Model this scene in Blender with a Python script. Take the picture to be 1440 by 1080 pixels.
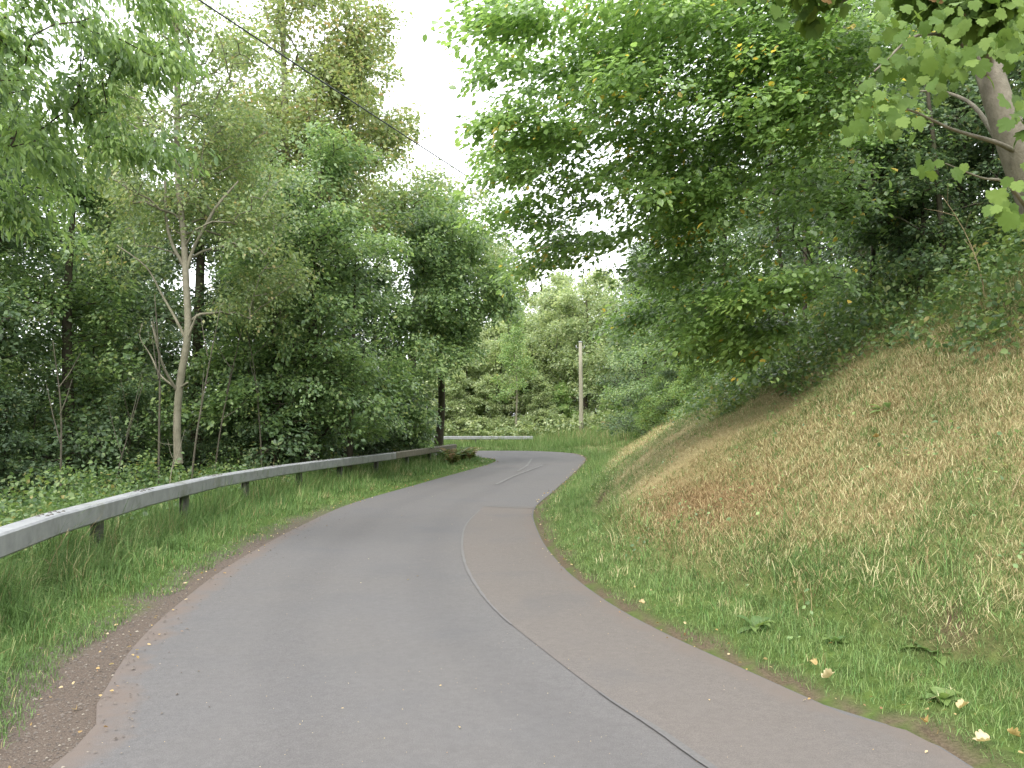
import bpy, math, random
import numpy as np

for _o in list(bpy.data.objects):
    bpy.data.objects.remove(_o)
SC = bpy.context.scene
COL = SC.collection

# ------------------------------------------------------------------ camera
FPX = 1150.0
CAM_H = 1.6
TILT = math.atan(55.0 / FPX)
cam_d = bpy.data.cameras.new('camera')
cam_d.sensor_width = 36.0
cam_d.lens = 36.0 * FPX / 1440.0
cam_d.clip_end = 3000.0
cam = bpy.data.objects.new('camera', cam_d)
cam.location = (0, 0, CAM_H)
cam.rotation_euler = (math.pi / 2 + TILT, 0, 0)
COL.objects.link(cam)
SC.camera = cam

# ------------------------------------------------------------------ sky, sun, exposure
SUN_EL, SUN_AZ = math.radians(48), math.radians(205)      # azimuth clockwise from +Y: behind and left of the camera
world = bpy.data.worlds.new('World')
SC.world = world
world.use_nodes = True
nt = world.node_tree
nt.nodes.clear()
w_out = nt.nodes.new('ShaderNodeOutputWorld')
w_bg = nt.nodes.new('ShaderNodeBackground')
w_sky = nt.nodes.new('ShaderNodeTexSky')
w_sky.sky_type = 'NISHITA'
w_sky.sun_disc = False
w_sky.sun_elevation = SUN_EL
w_sky.sun_rotation = SUN_AZ
w_sky.dust_density = 3.0
w_geo = nt.nodes.new('ShaderNodeTexCoord')
w_map = nt.nodes.new('ShaderNodeMapping')
w_map.inputs['Scale'].default_value = (1.6, 1.6, 3.2)
w_noise = nt.nodes.new('ShaderNodeTexNoise')
w_noise.inputs['Scale'].default_value = 2.2
w_noise.inputs['Detail'].default_value = 6
w_noise.inputs['Roughness'].default_value = 0.55
w_ramp = nt.nodes.new('ShaderNodeValToRGB')
w_ramp.color_ramp.elements[0].position = 0.30
w_ramp.color_ramp.elements[0].color = (0.72, 0.72, 0.72, 1)
w_ramp.color_ramp.elements[1].position = 0.52
w_ramp.color_ramp.elements[1].color = (1, 1, 1, 1)
w_mix = nt.nodes.new('ShaderNodeMix')
w_mix.data_type = 'RGBA'
w_mix.inputs[7].default_value = (11.6, 11.9, 12.3, 1)       # bright cloud sheet
nt.links.new(w_geo.outputs['Generated'], w_map.inputs['Vector'])
nt.links.new(w_map.outputs['Vector'], w_noise.inputs['Vector'])
nt.links.new(w_noise.outputs['Fac'], w_ramp.inputs['Fac'])
nt.links.new(w_ramp.outputs['Color'], w_mix.inputs[0])
nt.links.new(w_sky.outputs['Color'], w_mix.inputs[6])
nt.links.new(w_mix.outputs[2], w_bg.inputs['Color'])
w_bg.inputs['Strength'].default_value = 0.10
nt.links.new(w_bg.outputs[0], w_out.inputs['Surface'])

sun_d = bpy.data.lights.new('sun', 'SUN')
sun_d.energy = 1.5
sun_d.angle = math.radians(25)
sun_d.color = (1.0, 0.95, 0.87)
sun = bpy.data.objects.new('sun', sun_d)
sun.rotation_euler = (math.pi / 2 - SUN_EL, 0, math.pi - SUN_AZ)
sun.location = (-6, -12, 18)
COL.objects.link(sun)

SC.view_settings.view_transform = 'Standard'
SC.view_settings.look = 'None'
SC.view_settings.gamma = 1.0
SC.view_settings.use_curve_mapping = False
SC.view_settings.exposure = 1.5
SC.render.engine = 'CYCLES'
SC.cycles.max_bounces = 8
SC.cycles.diffuse_bounces = 4
SC.cycles.glossy_bounces = 2
SC.cycles.transmission_bounces = 6

# ------------------------------------------------------------------ helpers
RNG = np.random.default_rng(7)
UP = np.array([0.0, 0.0, 1.0])


def P(px, py, d):
    """world point seen at a place of the 1440 x 1080 photograph, at distance d along +Y"""
    u, v = (px - 720.0) / FPX, (540.0 - py) / FPX
    dy = math.cos(TILT) - v * math.sin(TILT)
    dz = math.sin(TILT) + v * math.cos(TILT)
    k = d / dy
    return np.array([u * k, d, CAM_H + dz * k])


def G(px, py):
    """flat-ground point under a pixel"""
    u, v = (px - 720.0) / FPX, (540.0 - py) / FPX
    dy = math.cos(TILT) - v * math.sin(TILT)
    dz = math.sin(TILT) + v * math.cos(TILT)
    k = -CAM_H / dz
    return (u * k, dy * k)


def catmull(pts, n):
    pts = np.array(pts, float)
    p = np.vstack([2 * pts[0] - pts[1], pts, 2 * pts[-1] - pts[-2]])
    out = []
    for i in range(1, len(p) - 2):
        for t in np.linspace(0, 1, n, endpoint=False):
            a, b, c, d = p[i - 1], p[i], p[i + 1], p[i + 2]
            out.append(0.5 * (2 * b + (c - a) * t + (2 * a - 5 * b + 4 * c - d) * t * t + (3 * b - a - 3 * c + d) * t ** 3))
    out.append(p[-2])
    return np.array(out)


def pdist(x, y, poly):
    best = np.full(x.shape, 1e9)
    for i in range(len(poly) - 1):
        ax, ay = poly[i]
        bx, by = poly[i + 1]
        dx, dy = bx - ax, by - ay
        L = dx * dx + dy * dy + 1e-12
        t = np.clip(((x - ax) * dx + (y - ay) * dy) / L, 0, 1)
        best = np.minimum(best, (x - ax - t * dx) ** 2 + (y - ay - t * dy) ** 2)
    return np.sqrt(best)


def inside(x, y, poly):
    r = np.zeros(x.shape, bool)
    n = len(poly)
    for i in range(n):
        ax, ay = poly[i]
        bx, by = poly[(i + 1) % n]
        if ay == by:
            continue
        c = ((ay > y) != (by > y)) & (x < (bx - ax) * (y - ay) / (by - ay) + ax)
        r ^= c
    return r


def sstep(a, b, x):
    t = np.clip((x - a) / (b - a), 0, 1)
    return t * t * (3 - 2 * t)


def vnoise(x, y, s, seed=0):
    x, y = np.asarray(x) / s, np.asarray(y) / s
    ix, iy = np.floor(x), np.floor(y)
    fx, fy = x - ix, y - iy
    fx, fy = fx * fx * (3 - 2 * fx), fy * fy * (3 - 2 * fy)

    def h(a, b):
        q = np.sin(a * 127.1 + b * 311.7 + seed * 74.7) * 43758.5453
        return q - np.floor(q)
    return (h(ix, iy) * (1 - fx) + h(ix + 1, iy) * fx) * (1 - fy) + (h(ix, iy + 1) * (1 - fx) + h(ix + 1, iy + 1) * fx) * fy


def norm(a):
    return a / np.maximum(np.linalg.norm(a, axis=-1, keepdims=True), 1e-9)


def mesh_np(name, verts, faces_list, mat, attrs=None, smooth=True):
    """faces_list: list of (n,k) int arrays"""
    me = bpy.data.meshes.new(name)
    verts = np.asarray(verts, np.float32)
    me.vertices.add(len(verts))
    me.vertices.foreach_set('co', verts.ravel())
    faces_list = [np.asarray(f, np.int32) for f in faces_list if len(f)]
    loops = np.concatenate([f.ravel() for f in faces_list])
    counts = np.concatenate([np.full(len(f), f.shape[1], np.int32) for f in faces_list])
    me.loops.add(len(loops))
    me.loops.foreach_set('vertex_index', loops)
    me.polygons.add(len(counts))
    starts = np.zeros(len(counts), np.int32)
    starts[1:] = np.cumsum(counts)[:-1]
    me.polygons.foreach_set('loop_start', starts)
    me.polygons.foreach_set('loop_total', counts)
    me.polygons.foreach_set('use_smooth', np.full(len(counts), smooth, bool))
    for k, v in (attrs or {}).items():
        a = me.attributes.new(k, 'FLOAT', 'POINT')
        a.data.foreach_set('value', np.asarray(v, np.float32).ravel())
    me.update(calc_edges=True)
    if mat is not None:
        me.materials.append(mat)
    return me


def link(name, me, parent=None, kind=None):
    o = bpy.data.objects.new(name, me)
    COL.objects.link(o)
    if parent is not None:
        o.parent = parent
    if kind:
        o['kind'] = kind
    return o


def thing(name, label, cat, loc=(0, 0, 0), group=None):
    o = bpy.data.objects.new(name, None)
    o.empty_display_size = 0.2
    o.location = loc
    COL.objects.link(o)
    tag(o, label, cat, group)
    return o


def tag(o, label, cat, group=None):
    o['label'] = label
    o['category'] = cat
    if group:
        o['group'] = group
    return o


def copy_tree(o, parent=None):
    c = o.copy()
    COL.objects.link(c)
    c.parent = parent
    for ch in list(o.children):
        copy_tree(ch, c)
    return c


class MB:
    """collects tubes, boxes and lathe shapes into one mesh"""

    def __init__(self):
        self.v, self.f, self.n = [], {}, 0

    def add(self, v, *fl):
        for f in fl:
            f = np.asarray(f, np.int32)
            self.f.setdefault(f.shape[1], []).append(f + self.n)
        self.v.append(np.asarray(v, float))
        self.n += len(v)

    def tube(self, pts, rad, k=6, cap=True):
        pts = np.asarray(pts, float)
        n = len(pts)
        rad = np.broadcast_to(np.asarray(rad, float), (n,))
        tg = np.empty_like(pts)
        tg[1:-1] = pts[2:] - pts[:-2]
        tg[0], tg[-1] = pts[1] - pts[0], pts[-1] - pts[-2]
        tg = norm(tg)
        ref = np.array([0.31, 0.95, 0.05]) if abs(tg[0][2]) > 0.7 else UP
        a = norm(np.cross(tg, ref))
        b = np.cross(tg, a)
        ang = np.linspace(0, 2 * math.pi, k, endpoint=False)
        ring = pts[:, None] + rad[:, None, None] * (np.cos(ang)[None, :, None] * a[:, None] + np.sin(ang)[None, :, None] * b[:, None])
        i = np.arange(n - 1)[:, None] * k
        j = np.arange(k)[None]
        q = np.stack([i + j, i + (j + 1) % k, i + k + (j + 1) % k, i + k + j], -1).reshape(-1, 4)
        self.add(ring.reshape(-1, 3), q)
        if cap:
            c = np.vstack([pts[-1] + tg[-1] * rad[-1] * 0.3])
            base = (n - 1) * k - n * k
            self.f.setdefault(3, []).append(np.stack([self.n + base + np.arange(k), self.n + base + (np.arange(k) + 1) % k, np.full(k, self.n)], -1))
            self.v.append(c)
            self.n += 1

    def box(self, c, ax, ay, az):
        """c centre; ax, ay, az half-extent vectors"""
        c, ax, ay, az = (np.asarray(q, float) for q in (c, ax, ay, az))
        v = [c + sx * ax + sy * ay + sz * az for sx in (-1, 1) for sy in (-1, 1) for sz in (-1, 1)]
        self.add(v, [[0, 1, 3, 2], [4, 6, 7, 5], [0, 4, 5, 1], [2, 3, 7, 6], [0, 2, 6, 4], [1, 5, 7, 3]])

    def mesh(self, name, mat, smooth=True, attrs=None):
        return mesh_np(name, np.vstack(self.v), [np.vstack(a) for a in self.f.values()], mat, attrs, smooth)


# ------------------------------------------------------------------ materials
def new_mat(name):
    m = bpy.data.materials.new(name)
    m.use_nodes = True
    t = m.node_tree
    b = t.nodes['Principled BSDF']
    return m, t, b


def ramp(t, src, stops):
    r = t.nodes.new('ShaderNodeValToRGB')
    e = r.color_ramp.elements
    while len(e) < len(stops):
        e.new(0.5)
    for el, (p, c) in zip(e, stops):
        el.position = p
        el.color = (*c, 1)
    t.links.new(src, r.inputs['Fac'])
    return r.outputs['Color']


def attr(t, name):
    a = t.nodes.new('ShaderNodeAttribute')
    a.attribute_name = name
    return a.outputs['Fac']


def noise(t, scale, detail=3, rough=0.55, coord='Object', dist=0.0):
    c = t.nodes.new('ShaderNodeTexCoord')
    n = t.nodes.new('ShaderNodeTexNoise')
    n.inputs['Scale'].default_value = scale
    n.inputs['Detail'].default_value = detail
    n.inputs['Roughness'].default_value = rough
    n.inputs['Distortion'].default_value = dist
    t.links.new(c.outputs[coord], n.inputs['Vector'])
    return n.outputs['Fac']


def mixc(t, fac, a, b, mode='MIX'):
    m = t.nodes.new('ShaderNodeMix')
    m.data_type = 'RGBA'
    m.blend_type = mode
    for s, q in ((0, fac), (6, a), (7, b)):
        if isinstance(q, (int, float)):
            m.inputs[s].default_value = q
        elif isinstance(q, tuple):
            m.inputs[s].default_value = (*q, 1)
        else:
            t.links.new(q, m.inputs[s])
    return m.outputs[2]


def mathn(t, op, a, b=0.5, clamp=False):
    m = t.nodes.new('ShaderNodeMath')
    m.operation = op
    m.use_clamp = clamp
    for s, q in ((0, a), (1, b)):
        if isinstance(q, (int, float)):
            m.inputs[s].default_value = q
        else:
            t.links.new(q, m.inputs[s])
    return m.outputs[0]


def bump(t, bsdf, h, strength, dist=0.01):
    b = t.nodes.new('ShaderNodeBump')
    b.inputs['Strength'].default_value = strength
    b.inputs['Distance'].default_value = dist
    t.links.new(h, b.inputs['Height'])
    t.links.new(b.outputs['Normal'], bsdf.inputs['Normal'])


def leaf_mat(name, stops, trans=0.38, rough=0.45, spec=0.35):
    m, t, b = new_mat(name)
    col = ramp(t, attr(t, 'rnd'), [(p_, (c_[0] * 1.05, c_[1], c_[2] * 1.12)) for p_, c_ in stops])
    t.links.new(col, b.inputs['Base Color'])
    b.inputs['Roughness'].default_value = rough
    b.inputs['Specular IOR Level'].default_value = spec
    tr = t.nodes.new('ShaderNodeBsdfTranslucent')
    tc = mixc(t, 1.0, col, (1.25 * trans / .38, 1.25 * trans / .38, 0.9 * trans / .38), 'MULTIPLY')
    t.links.new(tc, tr.inputs['Color'])
    mx = t.nodes.new('ShaderNodeAddShader')           # a leaf reflects and lets through about as much light
    t.links.new(b.outputs[0], mx.inputs[0])
    t.links.new(tr.outputs[0], mx.inputs[1])
    t.links.new(mx.outputs[0], t.nodes['Material Output'].inputs['Surface'])
    return m


def greens(dark, mid, light, odd, oddfrac=0.04):
    return [(0.0, dark), (0.45, mid), (0.93 - oddfrac, light), (0.99 - oddfrac, odd), (1.0, odd)]


L_BEECH = leaf_mat('beech_leaf', greens((.062, .110, .034), (.100, .166, .048), (.146, .222, .066), (.30, .23, .04), .012), trans=.42, rough=.4, spec=.5)
L_CHERRY = leaf_mat('cherry_leaf', greens((.062, .108, .038), (.098, .158, .048), (.140, .21, .062), (.17, .22, .06), .02), trans=.38)
L_OLIVE = leaf_mat('olive_leaf', greens((.070, .108, .042), (.108, .152, .055), (.152, .192, .070), (.19, .17, .07), .03), trans=.36)
L_RUST = leaf_mat('turning_leaf', greens((.088, .128, .045), (.126, .166, .058), (.168, .195, .072), (.19, .15, .065), .05), trans=.38)
L_GREEN = leaf_mat('woodland_leaf', greens((.054, .096, .038), (.092, .150, .052), (.144, .210, .070), (.18, .21, .07), .02), trans=.33)
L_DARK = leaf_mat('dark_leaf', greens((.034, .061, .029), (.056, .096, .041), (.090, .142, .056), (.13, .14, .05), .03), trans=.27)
L_LIME = leaf_mat('light_leaf', greens((.072, .125, .040), (.110, .175, .054), (.150, .22, .07), (.2, .21, .06), .04), trans=.36)
L_SAGE = leaf_mat('sage_leaf', greens((.095, .135, .062), (.140, .182, .08), (.19, .23, .105), (.25, .28, .15), .05), trans=.38)
L_SYC = leaf_mat('sycamore_leaf', greens((.040, .076, .014), (.060, .104, .019), (.086, .134, .026), (.11, .07, .025), .015), trans=.24, rough=.6, spec=.12)
L_UNDER = leaf_mat('undergrowth_leaf', greens((.040, .076, .028), (.068, .116, .034), (.108, .158, .044), (.17, .155, .055), .03), trans=.3)
L_BROWN = leaf_mat('withered_frond', [(0, (.13, .085, .045)), (.6, (.22, .15, .075)), (1, (.24, .2, .08))], trans=.25)
L_FALLEN = leaf_mat('fallen_leaf', [(0, (.16, .095, .045)), (.5, (.26, .19, .06)), (1, (.34, .29, .16))], trans=.2)


def bark_mat(name, c1, c2, moss=0.0, scale=6):
    m, t, b = new_mat(name)
    n = noise(t, scale, 6, .65)
    c = ramp(t, n, [(.3, c1), (.7, c2)])
    n2 = noise(t, 1.7, 3, .6)
    f = mathn(t, 'MULTIPLY', ramp(t, n2, [(.45, (0, 0, 0)), (.7, (1, 1, 1))]), moss)
    c = mixc(t, f, c, (.07, .09, .035))
    t.links.new(c, b.inputs['Base Color'])
    b.inputs['Roughness'].default_value = .9
    b.inputs['Specular IOR Level'].default_value = .15
    bump(t, b, noise(t, scale * 5, 5, .7), .6, .02)
    return m


B_PALE = bark_mat('pale_bark', (.15, .14, .10), (.27, .25, .19), .35)
B_DARK = bark_mat('dark_bark', (.045, .04, .03), (.10, .085, .065), .5)
B_GREY = bark_mat('grey_bark', (.14, .125, .10), (.26, .235, .19), .3, 8)
B_STEM = bark_mat('stem_bark', (.06, .054, .042), (.13, .115, .09), .4)
B_STALK = bark_mat('dry_stalk', (.2, .155, .085), (.34, .28, .17), 0, 12)

# ------------------------------------------------------------------ road plan
L_PX = [(75, 1080), (132, 1000), (185, 915), (252, 850), (330, 792), (420, 742), (500, 707), (600, 678), (697, 649)]
R_PX = [(1365, 1080), (1195, 1010), (1050, 945), (930, 890), (850, 845), (790, 797), (758, 752), (752, 716), (780, 690), (813, 660), (823, 645), (803, 637.5), (750, 634.5), (692, 634)]
L_W = [(-2.2, -30), (-2.15, -12), (-2.12, 0)] + [G(*p) for p in L_PX] + [(-1.8, 38.6), (-4.6, 41.2), (-10, 42.6), (-22, 43), (-80, 43)]
R_W = [(2.3, -30), (2.3, -12), (2.2, 0)] + [G(*p) for p in R_PX] + [(-7, 47.6), (-20, 47.4), (-80, 47.4)]
LE = catmull(L_W, 8)
RE = catmull(R_W, 8)
ROAD = np.vstack([LE, RE[::-1]])
# the rail stands along this line
RAIL = catmull([(-2.75, 1.0), (-3.55, 4.0), (-4.12, 6.5), (-4.52, 8.6), (-4.82, 11.5), (-4.92, 14.8), (-4.55, 18.3), (-3.98, 21.6), (-3.42, 25), (-2.98, 28.5), (-2.62, 31.8), (-2.3, 34)], 6)


def zones(x, y):
    """(in road, on the far/right side, distance to the left edge, distance to the right edge)"""
    ins = inside(x, y, ROAD)
    dl, dr = pdist(x, y, LE), pdist(x, y, RE)
    return ins, (dr < dl) & ~ins, dl, dr


BANK_D = np.array([0, .12, .55, .98, 1.14, 1.45, 3.0, 4.9, 7.0, 10, 16, 30, 80, 900])
BANK_Z = np.array([.0, .02, .09, .15, .37, .55, 1.55, 2.85, 4.2, 5.9, 8.2, 10.5, 13, 13])


def ground(x, y, z=None):
    x, y = np.asarray(x, float), np.asarray(y, float)
    ins, right, dl, dr = zones(x, y) if z is None else z
    n1 = vnoise(x, y, 1.3, 1) - .5
    n2 = vnoise(x, y, .42, 2) - .5
    k = 1 - .86 * sstep(28, 43, y)
    wob = dr + .35 * n1 * sstep(.3, 1.2, dr)
    hr = np.interp(wob, BANK_D, BANK_Z) * k
    hr = hr + .16 * n1 * sstep(.8, 3, dr) * k + .07 * n2 * sstep(.6, 1.5, dr)
    hr = hr + .75 * sstep(2.5, 7, dr) * sstep(44, 52, y) * (1 - .0 * x)
    hl = .0 + .08 * sstep(.2, 1.0, dl) + .06 * n1 * sstep(.4, 1.2, dl) - 1.9 * sstep(2.8, 9.5, dl) + .3 * n1 * sstep(4, 8, dl)
    h = np.where(right, hr, hl)
    edge = np.minimum(dl, dr)
    h = np.where(ins, -.035 * sstep(.08, .5, edge), np.maximum(h, -3))
    return h


def gz(x, y):
    return float(ground(np.array([x]), np.array([y]))[0])


def dryness(x, y, dr, right):
    n = .32 * vnoise(x, y, 1.0, 11) + .28 * vnoise(x, y, .38, 12) + .18 * vnoise(x, y, .16, 14) + .22 * vnoise(x, y, 2.6, 13)
    d = sstep(.75, 1.7, dr + .9 * (n - .5)) * (1 - .55 * sstep(4.2, 5.4, dr + (n - .5)))
    d = d * np.clip(-.30 + 2.2 * n, .3, .97) * (1 - .55 * sstep(2.6, 3.8, dr) * sstep(11, 17, y)) * (1 - .5 * sstep(31, 42, y))
    # browner worn band low on the bank, beyond the scarp
    d = np.maximum(d, .9 * np.exp(-((dr - 1.5) / .6) ** 2) * np.exp(-((y - 9.4) / 2.0) ** 2))
    return np.where(right, d, 0.0)


# ------------------------------------------------------------------ terrain sheet
def spaced(lo, hi, parts):
    out = [lo]
    while out[-1] < hi:
        v = out[-1]
        s = next((st for a, b, st in parts if a <= v < b), 40)
        out.append(v + s)
    return np.array(out)


xs = spaced(-900, 900, [(-900, -100, 60), (-100, -30, 6), (-30, -10, 1.0), (-10, -6, .3), (-6, 9, .13), (9, 14, .4), (14, 30, 1.2), (30, 100, 6)])
ys = spaced(-300, 1500, [(-300, -30, 40), (-30, -4, 1.5), (-4, 2, .4), (2, 14, .13), (14, 30, .25), (30, 56, .4), (56, 100, 3), (100, 300, 20), (300, 1600, 120)])
gx, gy = np.meshgrid(xs, ys)
gx, gy = gx.ravel(), gy.ravel()
zz = zones(gx, gy)
gh = ground(gx, gy, zz)
nx_, ny_ = len(xs), len(ys)
ii = (np.arange(ny_ - 1)[:, None] * nx_ + np.arange(nx_ - 1)[None]).ravel()
quads = np.stack([ii, ii + 1, ii + nx_ + 1, ii + nx_], -1)
t_ins, t_right, t_dl, t_dr = zz
t_dry = dryness(gx, gy, t_dr, t_right)
t_gravel = np.where(t_right, 0, 1 - sstep(.22, .5, t_dl - .2 * (1 - sstep(4.2, 8, gy)) + .35 * (vnoise(gx, gy, .5, 5) - .5))) * (1 - sstep(11, 19, gy))
t_litter = np.where(t_right, 1 - sstep(.08, .28, t_dr + .2 * (vnoise(gx, gy, .4, 6) - .5)), 0)
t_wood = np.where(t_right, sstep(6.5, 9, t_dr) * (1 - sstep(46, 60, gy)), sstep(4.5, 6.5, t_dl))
scarp = np.where(t_right, np.exp(-((t_dr - 1.15) / .17) ** 2) * sstep(.60, .78, vnoise(gx, gy, .55, 9)) * (1 - sstep(14, 20, gy)), 0)

m, t, b = new_mat('ground_soil')
nf = noise(t, 9, 6, .65)
nf2 = noise(t, 55, 4, .7)
green = ramp(t, nf, [(.3, (.045, .075, .02)), (.7, (.10, .145, .035))])
straw = ramp(t, nf2, [(.3, (.17, .135, .065)), (.55, (.33, .27, .14)), (.75, (.46, .39, .22))])
c = mixc(t, attr(t, 'dry'), green, straw)
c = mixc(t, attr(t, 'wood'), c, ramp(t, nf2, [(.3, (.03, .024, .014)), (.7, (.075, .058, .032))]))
grav = ramp(t, noise(t, 90, 4, .75), [(.3, (.072, .056, .046)), (.55, (.125, .10, .083)), (.75, (.22, .185, .155))])
c = mixc(t, attr(t, 'gravel'), c, grav)
c = mixc(t, attr(t, 'litter'), c, ramp(t, nf2, [(.3, (.06, .045, .03)), (.7, (.15, .115, .08))]))
c = mixc(t, attr(t, 'soil'), c, ramp(t, nf2, [(.3, (.055, .034, .024)), (.7, (.11, .07, .05))]))
t.links.new(c, b.inputs['Base Color'])
b.inputs['Roughness'].default_value = .95
b.inputs['Specular IOR Level'].default_value = .1
bump(t, b, nf2, .7, .03)
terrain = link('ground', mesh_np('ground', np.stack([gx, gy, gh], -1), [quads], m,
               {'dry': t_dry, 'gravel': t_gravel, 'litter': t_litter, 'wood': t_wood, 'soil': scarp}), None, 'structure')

# ------------------------------------------------------------------ road sheet
NA = 26
n_l = [3, 8]


def resample(poly, n):
    s = np.r_[0, np.cumsum(np.linalg.norm(np.diff(poly, axis=0), axis=1))]
    q = np.linspace(0, s[-1], n)
    return np.stack([np.interp(q, s, poly[:, 0]), np.interp(q, s, poly[:, 1])], -1)


def cut(poly, y0, y1):
    m_ = (poly[:, 1] >= y0) & (poly[:, 1] <= y1)
    return poly[m_]


# matched stations: along the straight lane by y, then round the bend by arc length
tipi = int(np.argmin(np.hypot(LE[:, 0] - L_W[11][0], LE[:, 1] - L_W[11][1])))
cori = int(np.argmin(np.hypot(RE[:, 0] - R_W[13][0], RE[:, 1] - R_W[13][1])))
yy = np.r_[np.linspace(-30, 2, 12), np.arange(2.3, LE[tipi, 1] - .2, .3)]
la = np.stack([np.interp(yy, LE[:tipi + 1, 1], LE[:tipi + 1, 0]), yy], -1)
sr = RE[:cori + 1]
ra = np.stack([np.interp(yy, sr[:, 1], sr[:, 0]), yy], -1)
lb = resample(LE[tipi:], 90)
k0 = int(np.argmin(np.abs(RE[:, 1] - LE[tipi, 1])))
rb = resample(np.vstack([[np.interp(LE[tipi, 1], sr[:, 1], sr[:, 0]), LE[tipi, 1]], RE[[i for i in range(len(RE)) if i > cori or RE[i, 1] > LE[tipi, 1] + .05]]]), 90)
lft, rgt = np.vstack([la, lb]), np.vstack([ra, rb])
f = np.linspace(0, 1, NA)[None, :, None]
rp = (lft[:, None] * (1 - f) + rgt[:, None] * f).reshape(-1, 2)
nr = len(lft)
ii = (np.arange(nr - 1)[:, None] * NA + np.arange(NA - 1)[None]).ravel()
rq = np.stack([ii, ii + 1, ii + NA + 1, ii + NA], -1)
r_dl, r_dr = pdist(rp[:, 0], rp[:, 1], LE), pdist(rp[:, 0], rp[:, 1], RE)
rz = .012 + .012 * np.sin(np.clip(np.minimum(r_dl, r_dr) / 2.0, 0, 1) * 1.57)


def asphalt(name, base, brown, blue):
    m, t, b = new_mat(name)
    fine = noise(t, 170, 3, .7)
    mid = noise(t, 22, 5, .7)
    big = noise(t, .55, 4, .6)
    c = mixc(t, ramp(t, big, [(.35, (0, 0, 0)), (.65, (1, 1, 1))]), base, blue)
    trk = ramp(t, mathn(t, 'ADD', attr(t, 'track'), mathn(t, 'MULTIPLY', mathn(t, 'SUBTRACT', noise(t, 1.6, 4, .6), .5), .9)), [(.3, (1, 1, 1)), (.9, (.935, .935, .94))])
    c = mixc(t, 1.0, c, trk, 'MULTIPLY')
    c = mixc(t, .3, c, ramp(t, mid, [(.3, (.62, .62, .62)), (.7, (1.25, 1.25, 1.25))]), 'MULTIPLY')
    c = mixc(t, .6, c, ramp(t, fine, [(.28, (.55, .55, .55)), (.5, (1, 1, 1)), (.72, (1.5, 1.48, 1.45))]), 'MULTIPLY')
    e = mathn(t, 'ADD', attr(t, 'edge'), mathn(t, 'MULTIPLY', mathn(t, 'SUBTRACT', noise(t, 3.0, 5, .65), .5), 1.3))
    fe = ramp(t, e, [(.35, (0, 0, 0)), (.8, (1, 1, 1))])
    c = mixc(t, mathn(t, 'MULTIPLY', fe, .7), c, brown)
    wear = noise(t, 1.1, 3, .5, dist=.6)
    c = mixc(t, mathn(t, 'MULTIPLY', ramp(t, wear, [(.55, (0, 0, 0)), (.72, (1, 1, 1))]), .35), c, (.084, .084, .088))
    t.links.new(c, b.inputs['Base Color'])
    b.inputs['Roughness'].default_value = .88
    b.inputs['Specular IOR Level'].default_value = .25
    bump(t, b, fine, .5, .006)
    return m


A_MAIN = asphalt('asphalt', (.112, .106, .104), (.135, .104, .086), (.109, .105, .106))
A_PATCH = asphalt('asphalt_patch', (.121, .107, .098), (.127, .104, .09), (.120, .108, .101))
near = 1 - .75 * sstep(9, 20, rp[:, 1])
edge_a = np.maximum(.85 * (1 - sstep(.02, .38, r_dl)) * near, .8 * (1 - sstep(0, .35, r_dr)) * (.3 + .5 * sstep(10, 30, rp[:, 1])))
link('road', mesh_np('road', np.c_[rp, rz], [rq], A_MAIN, {'edge': edge_a, 'track': np.tile(np.exp(-((np.linspace(0, 1, NA) - .27) / .07) ** 2) + np.exp(-((np.linspace(0, 1, NA) - .60) / .07) ** 2), nr)}), None, 'structure')

# relaid strip of browner asphalt along the inside of the bend
PL = catmull([(2.0, -6), (1.72, 1.2), (1.32, 2.7)] + [G(*p) for p in [(990, 1080), (920, 1030), (850, 985), (778, 930), (705, 870), (673, 832), (654, 795), (650, 763), (657, 738), (680, 714)]], 8)
yy2 = np.r_[np.linspace(-6, 2, 8)[:-1], np.linspace(2, PL[-1, 1], 60)]
pl = np.stack([np.interp(yy2, PL[:, 1], PL[:, 0]), yy2], -1)
pr = np.stack([np.interp(yy2, sr[:, 1], sr[:, 0]) - .02, yy2], -1)
NB = 14
f = np.linspace(0, 1, NB)[None, :, None]
pp = (pl[:, None] * (1 - f) + pr[:, None] * f).reshape(-1, 2)
n2_ = len(pl)
ii = (np.arange(n2_ - 1)[:, None] * NB + np.arange(NB - 1)[None]).ravel()
pq = np.stack([ii, ii + 1, ii + NB + 1, ii + NB], -1)


def road_z(p):
    e = np.minimum(pdist(p[:, 0], p[:, 1], LE), pdist(p[:, 0], p[:, 1], RE))
    return .012 + .012 * np.sin(np.clip(e / 2.0, 0, 1) * 1.57)


p_dr = pdist(pp[:, 0], pp[:, 1], RE)
link('road_patch', mesh_np('road_patch', np.c_[pp, road_z(pp) + .005], [pq], A_PATCH, {'edge': .75 * (1 - sstep(0, .4, p_dr))}), None, 'structure')


def ribbon(name, poly, w, lift, mat, wob=0.0):
    d = np.gradient(poly, axis=0)
    d = d / np.linalg.norm(d, axis=1, keepdims=True)
    nrm = np.stack([-d[:, 1], d[:, 0]], -1)
    w = np.broadcast_to(np.asarray(w, float), (len(poly),)) * (1 + wob * RNG.uniform(-1, 1, len(poly)))
    a, c = poly + nrm * w[:, None] / 2, poly - nrm * w[:, None] / 2
    n = len(poly)
    v = np.vstack([np.c_[a, road_z(a) + lift], np.c_[c, road_z(c) + lift]])
    i = np.arange(n - 1)
    return link(name, mesh_np(name, v, [np.stack([i, i + n, i + n + 1, i + 1], -1)], mat), None, 'structure')


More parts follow.
